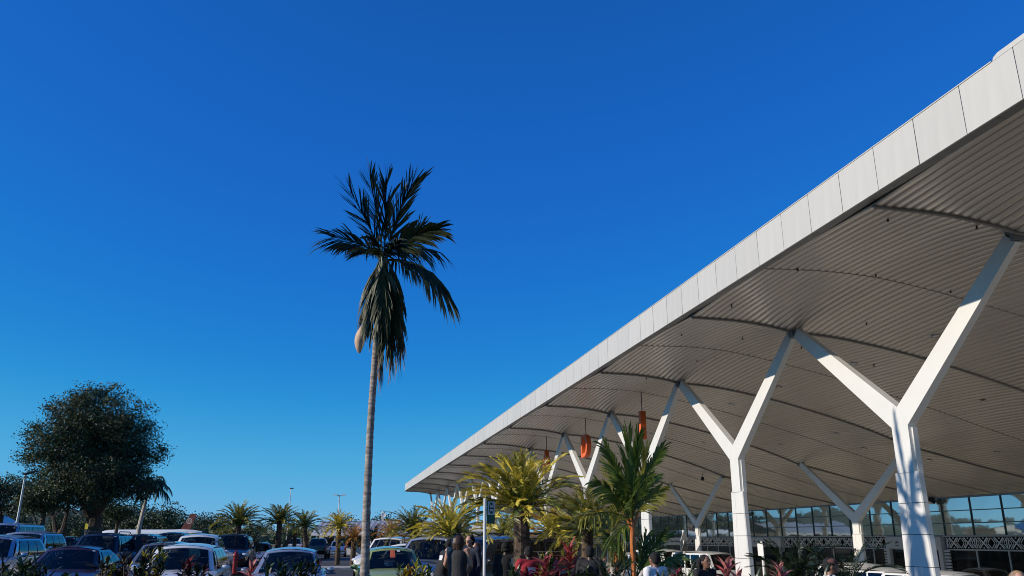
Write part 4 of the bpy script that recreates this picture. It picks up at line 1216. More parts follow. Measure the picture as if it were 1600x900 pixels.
WHEELM = {}
def wheel_meshes(r):
    if r in WHEELM: return WHEELM[r]
    Mx = Matrix.Rotation(R(90), 3, 'Y')
    b = MB(); b.lathe([(r * .66, -.10), (r * .90, -.11), (r * .99, -.07), (r, 0), (r * .99, .07), (r * .90, .11), (r * .66, .10)], 20, Mx); ty = b.mesh('tyre', RUBBER, True)
    b = MB(); b.lathe([(r * .66, -.09), (r * .62, -.04), (r * .62, .06), (r * .66, .10)], 20, Mx)
    for k in range(6):
        a = k * math.pi / 3
        b.box((.05, math.cos(a) * r * .34, math.sin(a) * r * .34), (.03, r * .62, .06), Matrix.Rotation(a, 3, 'X'))
        b.box((-.05, math.cos(a) * r * .34, math.sin(a) * r * .34), (.03, r * .62, .06), Matrix.Rotation(a, 3, 'X'))
    b.lathe([(r * .15, -.07), (r * .15, .075)], 10, Mx)
    rim = b.mesh('rim', CHROME, True)
    WHEELM[r] = (ty, rim); return ty, rim

def make_car(kind, col, label, cat, loc, rz=0.0, group='cars in the car park', rails=False, sticker=None, name=None, plate=True, roof_col=None, zs=1.0):
    P = body_profile(kind)
    nm = name or {'sedan': 'parked_sedan', 'hatch': 'parked_hatchback', 'wagon': 'parked_wagon', 'suv': 'parked_suv', 'pickup': 'pickup_truck', 'minibus': 'minibus'}[kind]
    root = thing(nm, label, cat, loc, rz, group)
    W, wr, zr, wb = P['W'], P['wr'], P['zr'], P['wb']
    st = P['st']
    zb0 = .22 if kind in ('sedan', 'hatch', 'wagon') else .32
    wheel_r = .31 if kind in ('sedan', 'hatch', 'wagon') else .37
    b = MB(); rows = []
    for (y, w_, zs_, zc) in st:
        e = abs(y) / (P['L'] / 2)
        zb = zb0 + (.06 if e > .93 else 0)
        half = [(0, zb), (w_ * .84, zb), (w_ * .96, zb + .09), (w_, zb + .32), (w_ * .995, zs_ - .16), (w_ * .955, zs_ - .01), (w_ * .90, zs_ + .004), (w_ * .5, zs_ * .25 + zc * .75 if zc > zs_ - .2 else zc), (0, zc)]
        ring = [Vector((x, y, z)) for x, z in half] + [Vector((-x, y, z)) for x, z in half[-2:0:-1]]
        rows.append(ring)
    n = len(rows[0])
    V = [p for r in rows for p in r]
    Fc = [(i * n + k, i * n + (k + 1) % n, (i + 1) * n + (k + 1) % n, (i + 1) * n + k) for i in range(len(rows) - 1) for k in range(n)]
    Fc += [tuple(range(n - 1, -1, -1)), tuple((len(rows) - 1) * n + k for k in range(n))]
    b.add(V, Fc)
    # cabin
    yf, rf, rr_, yr = P['g']
    def zside(y):
        for a, c in zip(st[:-1], st[1:]):
            if a[0] <= y <= c[0]: return a[2] + (c[2] - a[2]) * (y - a[0]) / max(1e-6, c[0] - a[0])
        return st[-1][2]
    zf, zrr = zside(yf) - .01, zside(yr) - .02
    fl, fr_ = Vector((-wb * .97, yf + .10, zf)), Vector((wb * .97, yf + .10, zf))
    rl, rrt = Vector((-wb * .93, yr - .04, zrr)), Vector((wb * .93, yr - .04, zrr))
    tfl, tfr = Vector((-wr, rf + .05, zr - .10)), Vector((wr, rf + .05, zr - .10))
    trl, trr = Vector((-wr * .96, rr_, zr - .10)), Vector((wr * .96, rr_, zr - .10))
    def bow(u, k): return 4 * u * (1 - u) * k
    fscreen = lambda u, v: bil(fl, fr_, tfr, tfl, u, v) + Vector((0, -bow(u, .16 * (1 - v) + .09 * v), bow(u, .02 + .045 * v)))
    rscreen = lambda u, v: bil(rrt, rl, trl, trr, u, v) + Vector((0, bow(u, .07), bow(u, .01 + .045 * v)))
    rside = lambda u, v: bil(fr_, rrt, trr, tfr, u, v) + Vector((.05 * math.sin(math.pi * v), 0, 0))
    lside = lambda u, v: bil(rl, fl, tfl, trl, u, v) + Vector((-.05 * math.sin(math.pi * v), 0, 0))
    if kind == 'minibus': cuts = [(.03, .20), (.235, .46), (.485, .71), (.735, .96)]
    elif kind == 'pickup': cuts = [(.14, .50), (.54, .90)]
    elif kind == 'suv': cuts = [(.10, .36), (.39, .65), (.68, .94)]
    elif kind == 'wagon': cuts = [(.10, .37), (.40, .66), (.69, .92)]
    else: cuts = [(.13, .47), (.50, .86)]
    def frame(fn, cs, v0, v1):
        def cell(a, c, d, e): b.grid(lambda u, v: fn(a + (c - a) * u, d + (e - d) * v), 4, 3)
        edges = [0] + [x for c in cs for x in c] + [1]
        for q in range(0, len(edges), 2): cell(edges[q], edges[q + 1], 0, 1)
        for (a, c) in cs: cell(a, c, 0, v0); cell(a, c, v1, 1)
    frame(fscreen, [(.075, .925)], .05, .90); frame(rscreen, [(.08, .92)], .16, .93)
    frame(rside, cuts, .10, .90); frame(lside, [(1 - c, 1 - a) for a, c in cuts][::-1], .10, .90)
    def rooffn(u, v):
        p = bil(tfl, tfr, trr, trl, u, v) + Vector((0, -bow(u, .09) * (1 - v) + bow(u, .07) * v, bow(u, .075) + .04 * math.sin(math.pi * v)))
        return p
    b.grid(rooffn, 8, 6)
    b.build('body', paint(col, None) if col in PAINT else PAINT[col], root, True, 40)
    def pane(nm_, fn, u0, u1, v0, v1, mat=CARGLASS, off=.012, nu=6, nv=3):
        m = MB()
        def g(u, v):
            uu, vv = u0 + (u1 - u0) * u, v0 + (v1 - v0) * v
            p = fn(uu, vv); e = .01
            nrm = (fn(min(1, uu + e), vv) - fn(max(0, uu - e), vv)).cross(fn(uu, min(1, vv + e)) - fn(uu, max(0, vv - e)))
            return p + nrm.normalized() * off
        m.grid(g, nu, nv)
        # a rim so the pane has thickness
        return m.build(nm_, mat, root, True)
    pane('windscreen', fscreen, .075, .925, .05, .90, WSGLASS)
    pane('rear_window', rscreen, .08, .92, .16, .93, SDGLASS)
    for (a, c) in cuts:
        pane('side_window', rside, a, c, .10, .90, SDGLASS); pane('side_window', lside, 1 - c, 1 - a, .10, .90, SDGLASS)
    # what shows through the glass: parcel shelf and dashboard, seats with head rests, steering wheel
    zc_ = max(zf, zrr) + .045; zt = zr - .16
    m = MB(); m.add([(-wb * .9, yf + .16, zc_), (wb * .9, yf + .16, zc_), (wb * .88, yr - .08, zc_), (-wb * .88, yr - .08, zc_)], [(0, 1, 2, 3)])
    m.box((0, yf + .32, zc_ + .02), (wb * 1.6, .30, .06)); m.build('dashboard', DASH, root)
    rowsy = [rf + .75] + ([rr_ - .55] if kind != 'minibus' else [rf + 1.7, rf + 2.6])
    for yy_ in rowsy:
        for s_ in (-.38, .38):
            m = MB(); hgt = (zt - zc_)
            m.prism([(-.22, zc_ - .02), (.22, zc_ - .02), (.20, zc_ + hgt * .45), (.13, zc_ + hgt * .56), (-.13, zc_ + hgt * .56), (-.20, zc_ + hgt * .45)], lambda p_, q_: (s_ * wr / .62 + p_[0], yy_ + (-.05, .07)[q_] + .10 * (p_[1] - zc_), p_[1]))
            m.box((s_ * wr / .62, yy_ + .06, zc_ + hgt * .74), (.24, .08, hgt * .26)); m.build('seat', SEAT, root)
    m = MB(); Mw = Matrix.Rotation(R(62), 3, 'X')
    sw = [Mw @ Vector((.17 * math.cos(t), .17 * math.sin(t), 0)) + Vector((-.36, yf + .52, zc_ + .06)) for t in np.linspace(0, 2 * math.pi, 17)]
    m.tube(sw, .014, 5, False); m.build('steering_wheel', BLACK, root)
    # sun visor / wiper line / mirrors / lights / grille / plate / handles
    yfr = -P['L'] / 2
    for s_ in (-1, 1):
        m = MB(); m.ball((s_ * (W + .085), yf + .36, zf + .10), (.095, .05, .06), 10, 6); m.box((s_ * (W - .0), yf + .36, zf + .05), (.14, .04, .04))
        m.build('mirror', PAINT[col], root, True)
        zh = zside(yfr + .25) - .10
        m = MB(); m.ball((s_ * (st[2][1] - .14), st[1][0] + .10, zh), (.19, .13, .085), 10, 6); m.build('headlight', LAMPW, root, True)
        m = MB(); m.ball((s_ * (st[-2][1] - .06), st[-2][0] - .0, zside(st[-2][0]) - .16), (.10, .09, .17 if kind != 'sedan' else .10), 8, 6); m.build('tail_light', REDLENS, root, True)
        m = MB(); m.box((s_ * (W + .006), .12, zside(.1) - .14), (.03, .20, .035)); m.box((s_ * (W + .004), (.95 if kind != 'pickup' else .6), zside(.9) - .14), (.03, .18, .035)); m.build('door_handle', PAINT[col], root)
        ty, rim = wheel_meshes(wheel_r)
        for yw in (yfr + .86, P['L'] / 2 - .84):
            m = MB(); Mx = Matrix.Rotation(R(90), 3, 'Y')
            m.lathe([(wheel_r + .075, -.012), (wheel_r + .075, .012)], 20, Mx, 0, (s_ * (W - .006), yw, wheel_r + .02)); m.build('wheel_arch', BLACK, root)
            wh = link('wheel', ty, root); wh.location = (s_ * (W - .07), yw, wheel_r)
            link('rim', rim, wh)
    m = MB(); m.box((0, yfr - .0, zb0 + .20), (W * 1.1, .06, .16)); m.box((0, yfr + .02, zside(yfr + .1) - .12), (W * .95, .05, .10)); m.build('grille', BLACK, root)
    if plate:
        m = MB(); m.box((0, yfr - .035, zb0 + .27), (.38, .015, .12)); m.build('number_plate', PLATE, root)
        m = MB(); m.box((0, P['L'] / 2 + .02, .85 if kind != 'pickup' else .70), (.38, .015, .12)); m.build('number_plate', PLATE, root)
    m = MB()
    for s_ in (-.35, .18):
        p0 = fscreen(.5 + s_ * .9, .03); p1 = fscreen(.5 + s_ * .9 + .30, .07)
        m.tube([p0 + Vector((0, -.03, .012)), p1 + Vector((0, -.03, .012))], .008, 4)
    m.build('wiper', BLACK, root)
    m = MB(); q = fscreen(.5, .86); m.box(q + Vector((0, .09, -.02)), (.20, .02, .06)); m.build('rear_view_mirror', BLACK, root)
    if rails:
        for s_ in (-1, 1):
            m = MB(); m.tube([Vector((s_ * (wr - .05), rf + .25, zr - .02)), Vector((s_ * (wr - .05), rf + .4, zr + .045)), Vector((s_ * (wr - .05), rr_ - .3, zr + .045)), Vector((s_ * (wr - .05), rr_ - .15, zr - .02))], .018, 6); m.build('roof_rail', DARKM, root, True)
    if kind == 'pickup':
        m = MB(); m.box2((-W * .86, 1.08, .705), (W * .86, 2.46, .72)); m.build('bed_liner', BLACK, root)
    stk = [(.92, .90, .05, .06, PLATE)] if sticker is None else sticker
    for (u, v, w_, h_, mt) in stk:
        dv = h_ / 2; m = MB()
        m.grid(lambda a, c: fscreen(u - w_ / 2 + w_ * a, v - dv + h_ * c) + Vector((0, -.02, .016)), 2, 2); m.build('windscreen_sticker', mt, root)
    if zs != 1.0: root.scale = (zs, zs, zs)
    return root
for nm, c, mt in (('silver', (.48, .50, .53), .6), ('silver_blue', (.42, .48, .56), .6), ('white', (.72, .72, .71), .0), ('burgundy', (.065, .022, .03), .4), ('black', (.012, .013, .015), .1), ('navy', (.02, .03, .06), .3), ('charcoal', (.05, .053, .058), .5), ('grey', (.20, .21, .22), .6), ('green', (.36, .44, .13), .2), ('brown', (.07, .06, .05), .3), ('pale_blue', (.30, .40, .52), .5), ('cream', (.70, .68, .62), 0)):
    paint(nm, c, mt)
ORST = pm('orange_sticker', (.6, .13, .05), .5)
def car_px(px, D, kind, col, label, cat='car', rz=0, dz=0, **kw):
    p = spot(px, D)
    return make_car(kind, col, label, cat, (p.x, p.y, gz(p.x) + dz + .006), R(rz), **kw)
# front row, nose to the bed (nose towards -Y is rz 0)
car_px(121, 19.6, 'sedan', 'burgundy', 'burgundy sedan, nearest car at lower left, nose towards the front bed')
car_px(294, 19.3, 'wagon', 'white', 'white wagon with roof rails behind the dark croton bed', rails=True)
car_px(456, 19.2, 'hatch', 'silver', 'silver hatchback, nearest car left of the tall palm', zs=1.0)
car_px(612, 21.3, 'hatch', 'green', 'lime green hatchback with orange windscreen sticker, behind the tall palm trunk', sticker=[(.50, .72, .10, .34, ORST), (.63, .86, .06, .09, PLATE)])
car_px(-6, 22.5, 'wagon', 'silver_blue', 'pale blue wagon cut by the left edge of the picture', dz=.1)
# second row and beyond
car_px(45, 31, 'suv', 'silver', 'silver car behind the burgundy sedan, second from the left edge', dz=.02)
car_px(18, 42, 'minibus', 'silver_blue', 'silver-blue minibus behind the silver car at the left edge', dz=.1)
car_px(161, 31, 'suv', 'navy', 'dark blue-black suv with roof rails behind the burgundy sedan', rails=True)
car_px(222, 34, 'suv', 'black', 'black suv between the dark blue suv and the white wagon')
car_px(104, 48, 'wagon', 'charcoal', 'dark grey car in the shade under the big tree')
car_px(262, 24.5, 'wagon', 'grey', 'dark grey wagon just behind the white wagon roof', rails=True)
car_px(270, 45, 'suv', 'navy', 'dark navy van roof below the aeroplane fin', dz=.15)
car_px(314, 29.5, 'pickup', 'white', 'white twin-cab pickup behind the white wagon', 'pickup', dz=.05)
car_px(365, 41, 'suv', 'black', 'black van facing the camera beside the red hydrant', 'van', zs=1.06)
car_px(407, 50, 'sedan', 'silver_blue', 'silver-blue sedan between the black van and the twin-trunked cycad')
car_px(461, 84, 'pickup', 'cream', 'far pale pickup seen from behind, left of the dark pickup', 'pickup', rz=180)
car_px(498, 74, 'pickup', 'brown', 'far dark brown pickup between the pale pickup and the small silver sedan', 'pickup', rz=176)
car_px(528, 82, 'hatch', 'silver_blue', 'small far silver-blue car beside the kerb, right of the dark pickup', rz=180)
car_px(612, 36, 'suv', 'white', 'white suv behind the green hatchback, left one of two', rz=-24, group='cars behind the green hatchback')
car_px(640, 29, 'wagon', 'white', 'white wagon behind the green hatchback, right one of two', rz=-26, group='cars behind the green hatchback')
car_px(682, 24.5, 'suv', 'silver', 'silver suv with a wide dark windscreen left of the standing people', rz=-30, group='cars along the canopy')
car_px(775, 21.5, 'suv', 'charcoal', 'dark suv with pale roof rails behind the signpost', rz=-72, rails=True, group='cars along the canopy')
# under the canopy, nose towards -Y
def car_xy(x, y, kind, col, label, cat='car', rz=0, **kw):
    return make_car(kind, col, label, cat, (x, y, -.99), R(rz), group='white vehicles under the canopy', **kw)
q = at(1112, 866, X=20.3); car_xy(20.3, q.y + .8, 'minibus', 'white', 'white minibus between the second column and the smaller forked column', 'minibus', rz=8, zs=.97)
q = at(1046, 862, X=20.0); car_xy(20.0, q.y + 1.2, 'minibus', 'cream', 'white minibus further back, left of the give way signs', 'minibus', rz=4, zs=1.0)
q = at(953, 875, X=16.8); car_xy(17.2, 46.5, 'minibus', 'cream', 'pale minibus beyond the orange palm stem', 'minibus', rz=2, zs=.92)
q = at(1088, 872, X=22.2); car_xy(22.4, q.y + 1, 'sedan', 'white', 'white sedan bonnet left of the smaller forked column', rz=5)
q = at(1392, 875, X=20.5); car_xy(20.5, q.y + 1.5, 'suv', 'white', 'white suv left of the nearest column', rz=12)
q = at(1432, 882, X=18.2); car_xy(18.2, q.y + 1.3, 'suv', 'white', 'white suv half hidden behind the nearest column', rz=12)
q = at(1520, 884, X=18.0); car_xy(18.0, q.y + 1.0, 'suv', 'white', 'white suv right of the nearest column', rz=14)
q = at(1585, 872, X=28); car_xy(28.5, q.y + 2, 'sedan', 'black', 'dark car by the doors at the right edge', rz=4)
car_xy(17.0, 64, 'suv', 'white', 'white vehicle far along the canopy, left of the dark cycad trunk')
# ------------------------------------------------------------------ the aeroplane beyond the car park
FIN = pm('fin_brown', (.20, .055, .03), .45, var=.25, scale=.6)
FINL = pm('fin_cream', (.62, .52, .42), .5)
AD = 205.0
a0 = spot(284, AD)
plane = thing('aeroplane', 'parked white aeroplane with brown tail fin carrying a pale ring emblem', 'aeroplane', (a0.x, a0.y, -.35), -YAW + R(4))
plane.scale = (.68, .68, .68)
# local x runs to the picture's right (tail), nose towards -x
b = MB()
fu = [(-30, .3), (-29.4, 1.1), (-28, 1.7), (-25, 2.05), (-20, 2.1), (-4, 2.1), (0, 1.9), (4, 1.3), (7, .5)]
b.tube([Vector((x, 0, 4.2 + (0 if x < -4 else (x + 4) * .09))) for x, r in fu], [r for x, r in fu], 16); b.build('fuselage', WHITE, plane, True)
wv = MB()
fin = [(-1.2, 5.6), (2.2, 11.9), (4.5, 11.9), (2.4, 5.7)]
wv.prism(fin, lambda p, s: (p[0], (-.14, .14)[s], p[1])); wv.build('tail_fin', FIN, plane)
em = MB()
cx, cz = 2.05, 9.35
for r0, r1, n in ((1.05, .84, 24), (.50, .32, 18)):
    for k in range(n):
        a, c = 2 * math.pi * k / n, 2 * math.pi * (k + 1) / n
        em.add([(cx + math.cos(t) * r, -.155, cz + math.sin(t) * r) for t, r in ((a, r0), (c, r0), (c, r1), (a, r1))], [(0, 1, 2, 3)])
for k in range(12):
    a = k * math.pi / 6
    em.add([(cx + math.cos(a + d) * r, -.155, cz + math.sin(a + d) * r) for d, r in ((-.10, .82), (.10, .82), (0, .56))], [(0, 1, 2)])
em.build('emblem', FINL, plane)
b = MB(); b.prism([(-14, 2.5), (-9, 3.4), (-2, 17), (-4.6, 17.2)], lambda p, s: (p[0], -p[1], 3.4 + .25 * s + p[1] * .06)); b.prism([(-14, 2.0), (-9, 2.0), (-2, 17), (-4.6, 17.2)], lambda p, s: (p[0], p[1], 3.4 + .25 * s + p[1] * .06)); b.build('wing', WHITE, plane)
b = MB(); b.prism([(2.0, .4), (5.2, .4), (6.6, 6.0), (5.3, 6.0)], lambda p, s: (p[0], p[1], 5.0 + .15 * s)); b.prism([(2.0, -.4), (5.2, -.4), (6.6, -6.0), (5.3, -6.0)], lambda p, s: (p[0], p[1], 5.0 + .15 * s)); b.build('tailplane', WHITE, plane)
b = MB(); b.tube([(-12.5, -5, 2.4), (-11.8, -5, 2.4), (-8.6, -5, 2.4)], [1.0, 1.1, .6], 14); b.tube([(-12.5, 5, 2.4), (-11.8, 5, 2.4), (-8.6, 5, 2.4)], [1.0, 1.1, .6], 14); b.build('engine', FIN, plane, True)
b = MB()
for x, y in ((-26, 0), (-9, -2.6), (-9, 2.6)): b.tube([(x, y, .9), (x, y, 4.2)], .15, 6); b.box((x, y, .92), (.9, .5, .8))
b.build('landing_gear', DARKM, plane)
b = MB()
for k in range(24): b.box((-25 + k * .95, -2.07, 4.5), (.28, .06, .38))
b.build('cabin_windows', CARGLASS, plane)
# ------------------------------------------------------------------ far buildings and masts
ROOFM = pm('corrugated_roof', (.42, .44, .45), .45, metal=.3, var=.1, scale=.4)
WALLW = pm('white_wall', (.72, .71, .68), .8, var=.06, scale=.8)
DRED = pm('dark_red_roof', (.10, .022, .02), .6, var=.2, scale=2)
bd = 92.0
pl, pr_ = spot(488, bd), spot(672, bd)
ctr = (pl + pr_) / 2
hb_ = thing('white_building', 'long low white building with grey corrugated roof beyond the car park', 'building', (ctr.x, ctr.y, 0), -YAW)
half = (pr_ - pl).length / 2
b = MB(); b.box2((-half + .5, 1.2, -.2), (half - .5, 7.0, 2.35)); b.build('wall', WALLW, hb_)
n = int(2 * half / .30)
b = MB()
V = []
for i in range(n + 1):
    x = -half + 2 * half * i / n; dz = .05 if i % 2 else 0
    V += [(x, -.6, 2.28 + dz), (x, 4.0, 3.72 + dz), (x, 8.4, 2.3 + dz), (x, 8.4, 2.22), (x, 4.0, 3.6), (x, -.6, 2.2)]
b.add(V, [(i * 6 + k, i * 6 + (k + 1) % 6, i * 6 + 6 + (k + 1) % 6, i * 6 + 6 + k) for i in range(n) for k in range(6)])
b.build('roof', ROOFM, hb_)
b = MB(); b.box2((-half, -.66, 2.05), (half, -.61, 2.30)); b.build('gutter_board', WALLW, hb_)
for k in range(7):
    x = -half + .6 + k * (2 * half - 1.2) / 6
    b = MB(); b.box2((x - .07, -.45, -.2), (x + .07, -.31, 2.2)); b.build('post', WALLW, hb_)
for k in range(6):
    x = -half + 1.6 + k * (2 * half - 3.2) / 5
    f = MB(); f.box2((x - .75, 1.12, .8), (x + .75, 1.19, 1.95)); fo = f.build('window', GREYM, hb_)
    g = MB(); g.box2((x - .68, 1.10, .87), (x + .68, 1.115, 1.88)); g.build('pane', CARGLASS, fo)
p = spot(614, 150)
rt = thing('red_roofed_hut', 'dark red hipped roof rising behind the white building', 'building', (p.x, p.y, 0), -YAW)
b = MB(); b.box2((-1.3, -1.0, 0), (1.3, 1.0, 3.6)); b.build('wall', DRED, rt)
b = MB(); V = [(-1.6, -1.3, 3.5), (1.5, -1.3, 3.6), (1.5, 1.3, 3.6), (-1.6, 1.3, 3.5), (-.55, 0, 5.0), (1.15, 0, 5.1)]
b.add(V, [(0, 1, 5, 4), (1, 2, 5), (2, 3, 4, 5), (3, 0, 4), (3, 2, 1, 0)]); b.build('roof', DRED, rt)
b = MB(); b.box2((-.3, -1.05, 4.25), (.9, -.75, 4.42)); b.build('ridge_highlight', WALLW, rt)  # white bar added as a painted highlight on the roof
p = spot(596, 150)
am = thing('antenna_mast', 'thin lattice antenna mast with white dishes right of the tall palm trunk', 'mast', (p.x, p.y, 0), -YAW)
b = MB()
for x, y in ((-.25, 0), (.25, 0), (0, .35)): b.tube([(x, y, 0), (x * .7, y * .7, 6.6)], .05, 5)
for k in range(14):
    z = k * .46; b.tube([(-.25, 0, z), (.25, 0, z + .46)], .03, 4); b.tube([(.25, 0, z), (0, .35, z + .46)], .03, 4)
b.build('lattice', WHITE, am)
for x, z in ((-.4, 4.4), (.3, 5.9)):
    b = MB(); b.lathe([(.05, 0), (.40, .12), (.42, .18), (.1, .1)], 14, Matrix.Rotation(R(90), 3, 'X'), 0, (x, -.2, z)); b.build('dish', WALLW, am, True)
p = spot(611, 62)
sh_ = thing('shelter', 'small white flat-roofed shelter in front of the low building', 'shelter', (p.x, p.y, 0), -YAW)
b = MB(); b.prism([(-.6, 1.95), (.6, 1.95), (.3, 2.2), (-.3, 2.2)], lambda q, s: (q[0], (-.6, .6)[s], q[1])); b.build('roof', WALLW, sh_)
for x in (-.45, .45):
    b = MB(); b.box2((x - .06, -.45, 0), (x + .06, -.33, 1.95)); b.build('post', WALLW, sh_)
p = spot(757, 58)
kk = thing('white_kiosk', 'white walled kiosk seen behind the signpost under the canopy edge', 'kiosk', (p.x, p.y, gz(p.x)), -YAW)
b = MB(); b.box2((-.9, 0, 0), (1.6, 3, 3.2 - gz(p.x) * .5)); b.build('wall', WALLW, kk)
b = MB(); b.box2((-1.1, -.25, 3.2), (1.8, 3.2, 3.4)); b.build('roof', WALLW, kk)
b = MB(); b.box2((.1, -.04, 2.0), (.55, -.01, 2.5)); b.build('window', CARGLASS, kk)
p = spot(-38, 88)
lw_ = thing('white_gabled_house', 'white gabled house at the left edge under the spreading tree', 'building', (p.x, p.y, gz(p.x)), -YAW)
b = MB(); b.box2((-3, 0, 0), (1.0, 6, 2.5)); b.build('wall', WALLW, lw_)
b = MB(); b.prism([(-3.4, 2.4), (1.4, 2.4), (-1.0, 3.6)], lambda q, s: (q[0], (-.4, 6.4)[s], q[1])); b.build('roof', WALLW, lw_)

# ------------------------------------------------------------------ lamps and posts
def lamp_post(px, ybase, ptop, D, label, kind):
    p = spot(px, D); g = gz(p.x)
    root = thing('street_lamp', label, 'street lamp', (p.x, p.y, g), -YAW, 'car park lamps')
    top = at(ptop[0], ptop[1], D=D) - Vector((p.x, p.y, g)); h = top.z
    dx = top.dot(_rt) * .25
    b = MB(); b.tube([(0, 0, -.1), (dx, 0, h * .5), (dx, 0, h)], [.10, .08, .055], 8); b.build('pole', pm('galvanised', (.55, .54, .50), .5, metal=.4), root, True)
    if kind == 'solar':
        b = MB(); b.box((dx + .34, 0, h + .16), (.95, .5, .05), Matrix.Rotation(R(-14), 3, 'Y')); b.build('solar_panel', pm('solar_cells', (.02, .03, .06), .2), root)
        b = MB(); b.tube([(dx, 0, h - .1), (dx + .15, 0, h + .08), (dx + .3, 0, h + .13)], .035, 6); b.box((dx + .15, -.1, h - .15), (.2, .25, .12)); b.build('bracket', DARKM, root)
    elif kind == 'twin':
        for s_ in (-1, 1):
            b = MB(); b.tube([(dx, 0, h - .05), (dx + s_ * .35, 0, h + .05)], .04, 6); b.build('arm', GREYM, root)
            b = MB(); b.prism([(s_ * .28, -.05), (s_ * .85, .02), (s_ * .85, .10), (s_ * .28, .10)], lambda q, s: (dx + q[0], (-.22, .22)[s], h + .02 + q[1])); b.build('lamp_head', pm('lamp_head_white', (.7, .7, .7), .4), root)
    else:
        b = MB(); b.box((dx + .12, 0, h + .03), (.55, .3, .14)); b.build('lamp_head', DARKM, root)
lamp_post(19, 830, (33, 740), 55, 'pale lamp post with a flat solar panel at the left edge', 'solar')
lamp_post(447, 805, (453.5, 762), 128, 'thin tall lamp post with small head above the twin-trunked cycad', 'single')
lamp_post(526, 808, (528, 773), 105, 'lamp post with two white heads above the white building', 'twin')
SGREEN = pm('sign_green', (.01, .10, .055), .45)
SWHITE = pm('sign_white', (.55, .60, .56), .45, var=.05)
p = at(757, 872, D=14.2); g = gz(p.x)
sp_ = thing('signpost', 'white signpost with white and green sign carrying a ring symbol, before the biggest cycad', 'sign', (p.x, p.y, g), -YAW + R(30))
zt = at(757, 777, D=14.2).z - g
b = MB(); b.tube([(0, 0, 0), (0, 0, zt)], .027, 10); b.build('pole', WHITE, sp_, True)
z1 = at(757, 781, D=14.2).z - g; z0 = at(757, 818, D=14.2).z - g; zm = z0 + (z1 - z0) * .38
b = MB(); b.box2((.036, -.02, z0), (.19, .0, z1)); b.build('sign_plate', SGREEN, sp_)
b = MB(); b.box2((.044, -.026, zm), (.183, -.0205, z1 - .015)); b.build('white_panel', SWHITE, sp_)
b = MB(); cxs, czs = .1135, (zm + z1 - .015) / 2; rx_, rz_ = .048, .098
for k in range(28):
    a, c = 2 * math.pi * k / 28, 2 * math.pi * (k + 1) / 28
    b.add([(cxs + math.cos(t) * rx_ * q, -.0275, czs + math.sin(t) * rz_ * q) for t, q in ((a, 1), (c, 1), (c, .78), (a, .78))], [(0, 1, 2, 3)])
b.box2((cxs - .04, -.0285, czs - .011), (cxs + .04, -.0265, czs + .014))
b.prism([(cxs - .02, czs + .05), (cxs + .02, czs + .05), (cxs, czs + .085)], lambda q, s: (q[0], -.0285 + .002 * s, q[1]))
b.prism([(cxs - .02, czs - .05), (cxs, czs - .085), (cxs + .02, czs - .05)], lambda q, s: (q[0], -.0285 + .002 * s, q[1]))
b.build('ring_symbol', BLACK, sp_)
# give way triangles near the minibus
q = at(1069, 845, X=18.2)
gw = thing('give_way_sign', 'white post with two white triangular give way boards beside the minibus', 'sign', (18.2, q.y, -1), R(24))
b = MB(); b.tube([(0, .03, 0), (0, .03, 3.15)], .045, 8); b.build('post', WHITE, gw, True)
SR = pm('sign_red_edge', (.45, .03, .03), .5)
for zb_, mt in ((2.62, WALLW), (2.08, GREYM)):
    b = MB(); b.prism([(-.30, zb_), (.30, zb_), (0, zb_ + .52)], lambda q_, s: (q_[0], -.03 + .02 * s, q_[1])); b.build('triangle_board', mt, gw)
q = at(1190, 846, X=15.6)
wpst = thing('white_marker_post', 'white post with a rounded edge-on board right of the second column', 'sign', (15.6, q.y, -1), R(-78))
b = MB(); b.tube([(0, 0, 0), (0, 0, q.z + 1)], .05, 8); b.build('post', WHITE, wpst, True)
b = MB(); b.box((-.0, -.07, q.z + .72), (.30, .03, .46)); b.build('board', WALLW, wpst)
p = spot(371, 38.5); g = gz(p.x)
hy = thing('fire_hydrant', 'red fire hydrant before the black van', 'hydrant', (p.x, p.y, g + .1))
HR = pm('hydrant_red', (.24, .012, .016), .4)  # red deepened, the shadow on the hydrant put into its colour
b = MB(); b.lathe([(.17, 0), (.17, .05), (.11, .07), (.11, .75), (.15, .78), (.15, .84), (.11, .9), (.06, .98), (.02, 1.02)], 14); b.build('barrel', HR, hy, True)
for a in (0, 1.57, 3.14):
    b = MB(); b.tube([(0, 0, .62), (math.cos(a) * .22, -math.sin(a) * .22, .62)], .06, 8); b.build('outlet', HR, hy, True)
b = MB(); b.box((0, 0, 1.05), (.06, .06, .08)); b.build('top_nut', HR, hy)
p = spot(133, 58); g = gz(p.x)
ys_ = thing('yellow_sign', 'small yellow sign board near the foot of the big tree', 'sign', (p.x, p.y, g), -YAW)
b = MB(); b.box((0, 0, 1.1), (.06, .06, 2.4)); b.build('post', GREYM, ys_)
b = MB(); b.box((0, -.05, 2.25), (.22, .03, .38)); b.build('board', pm('sign_yellow', (.75, .55, .03), .5), ys_)

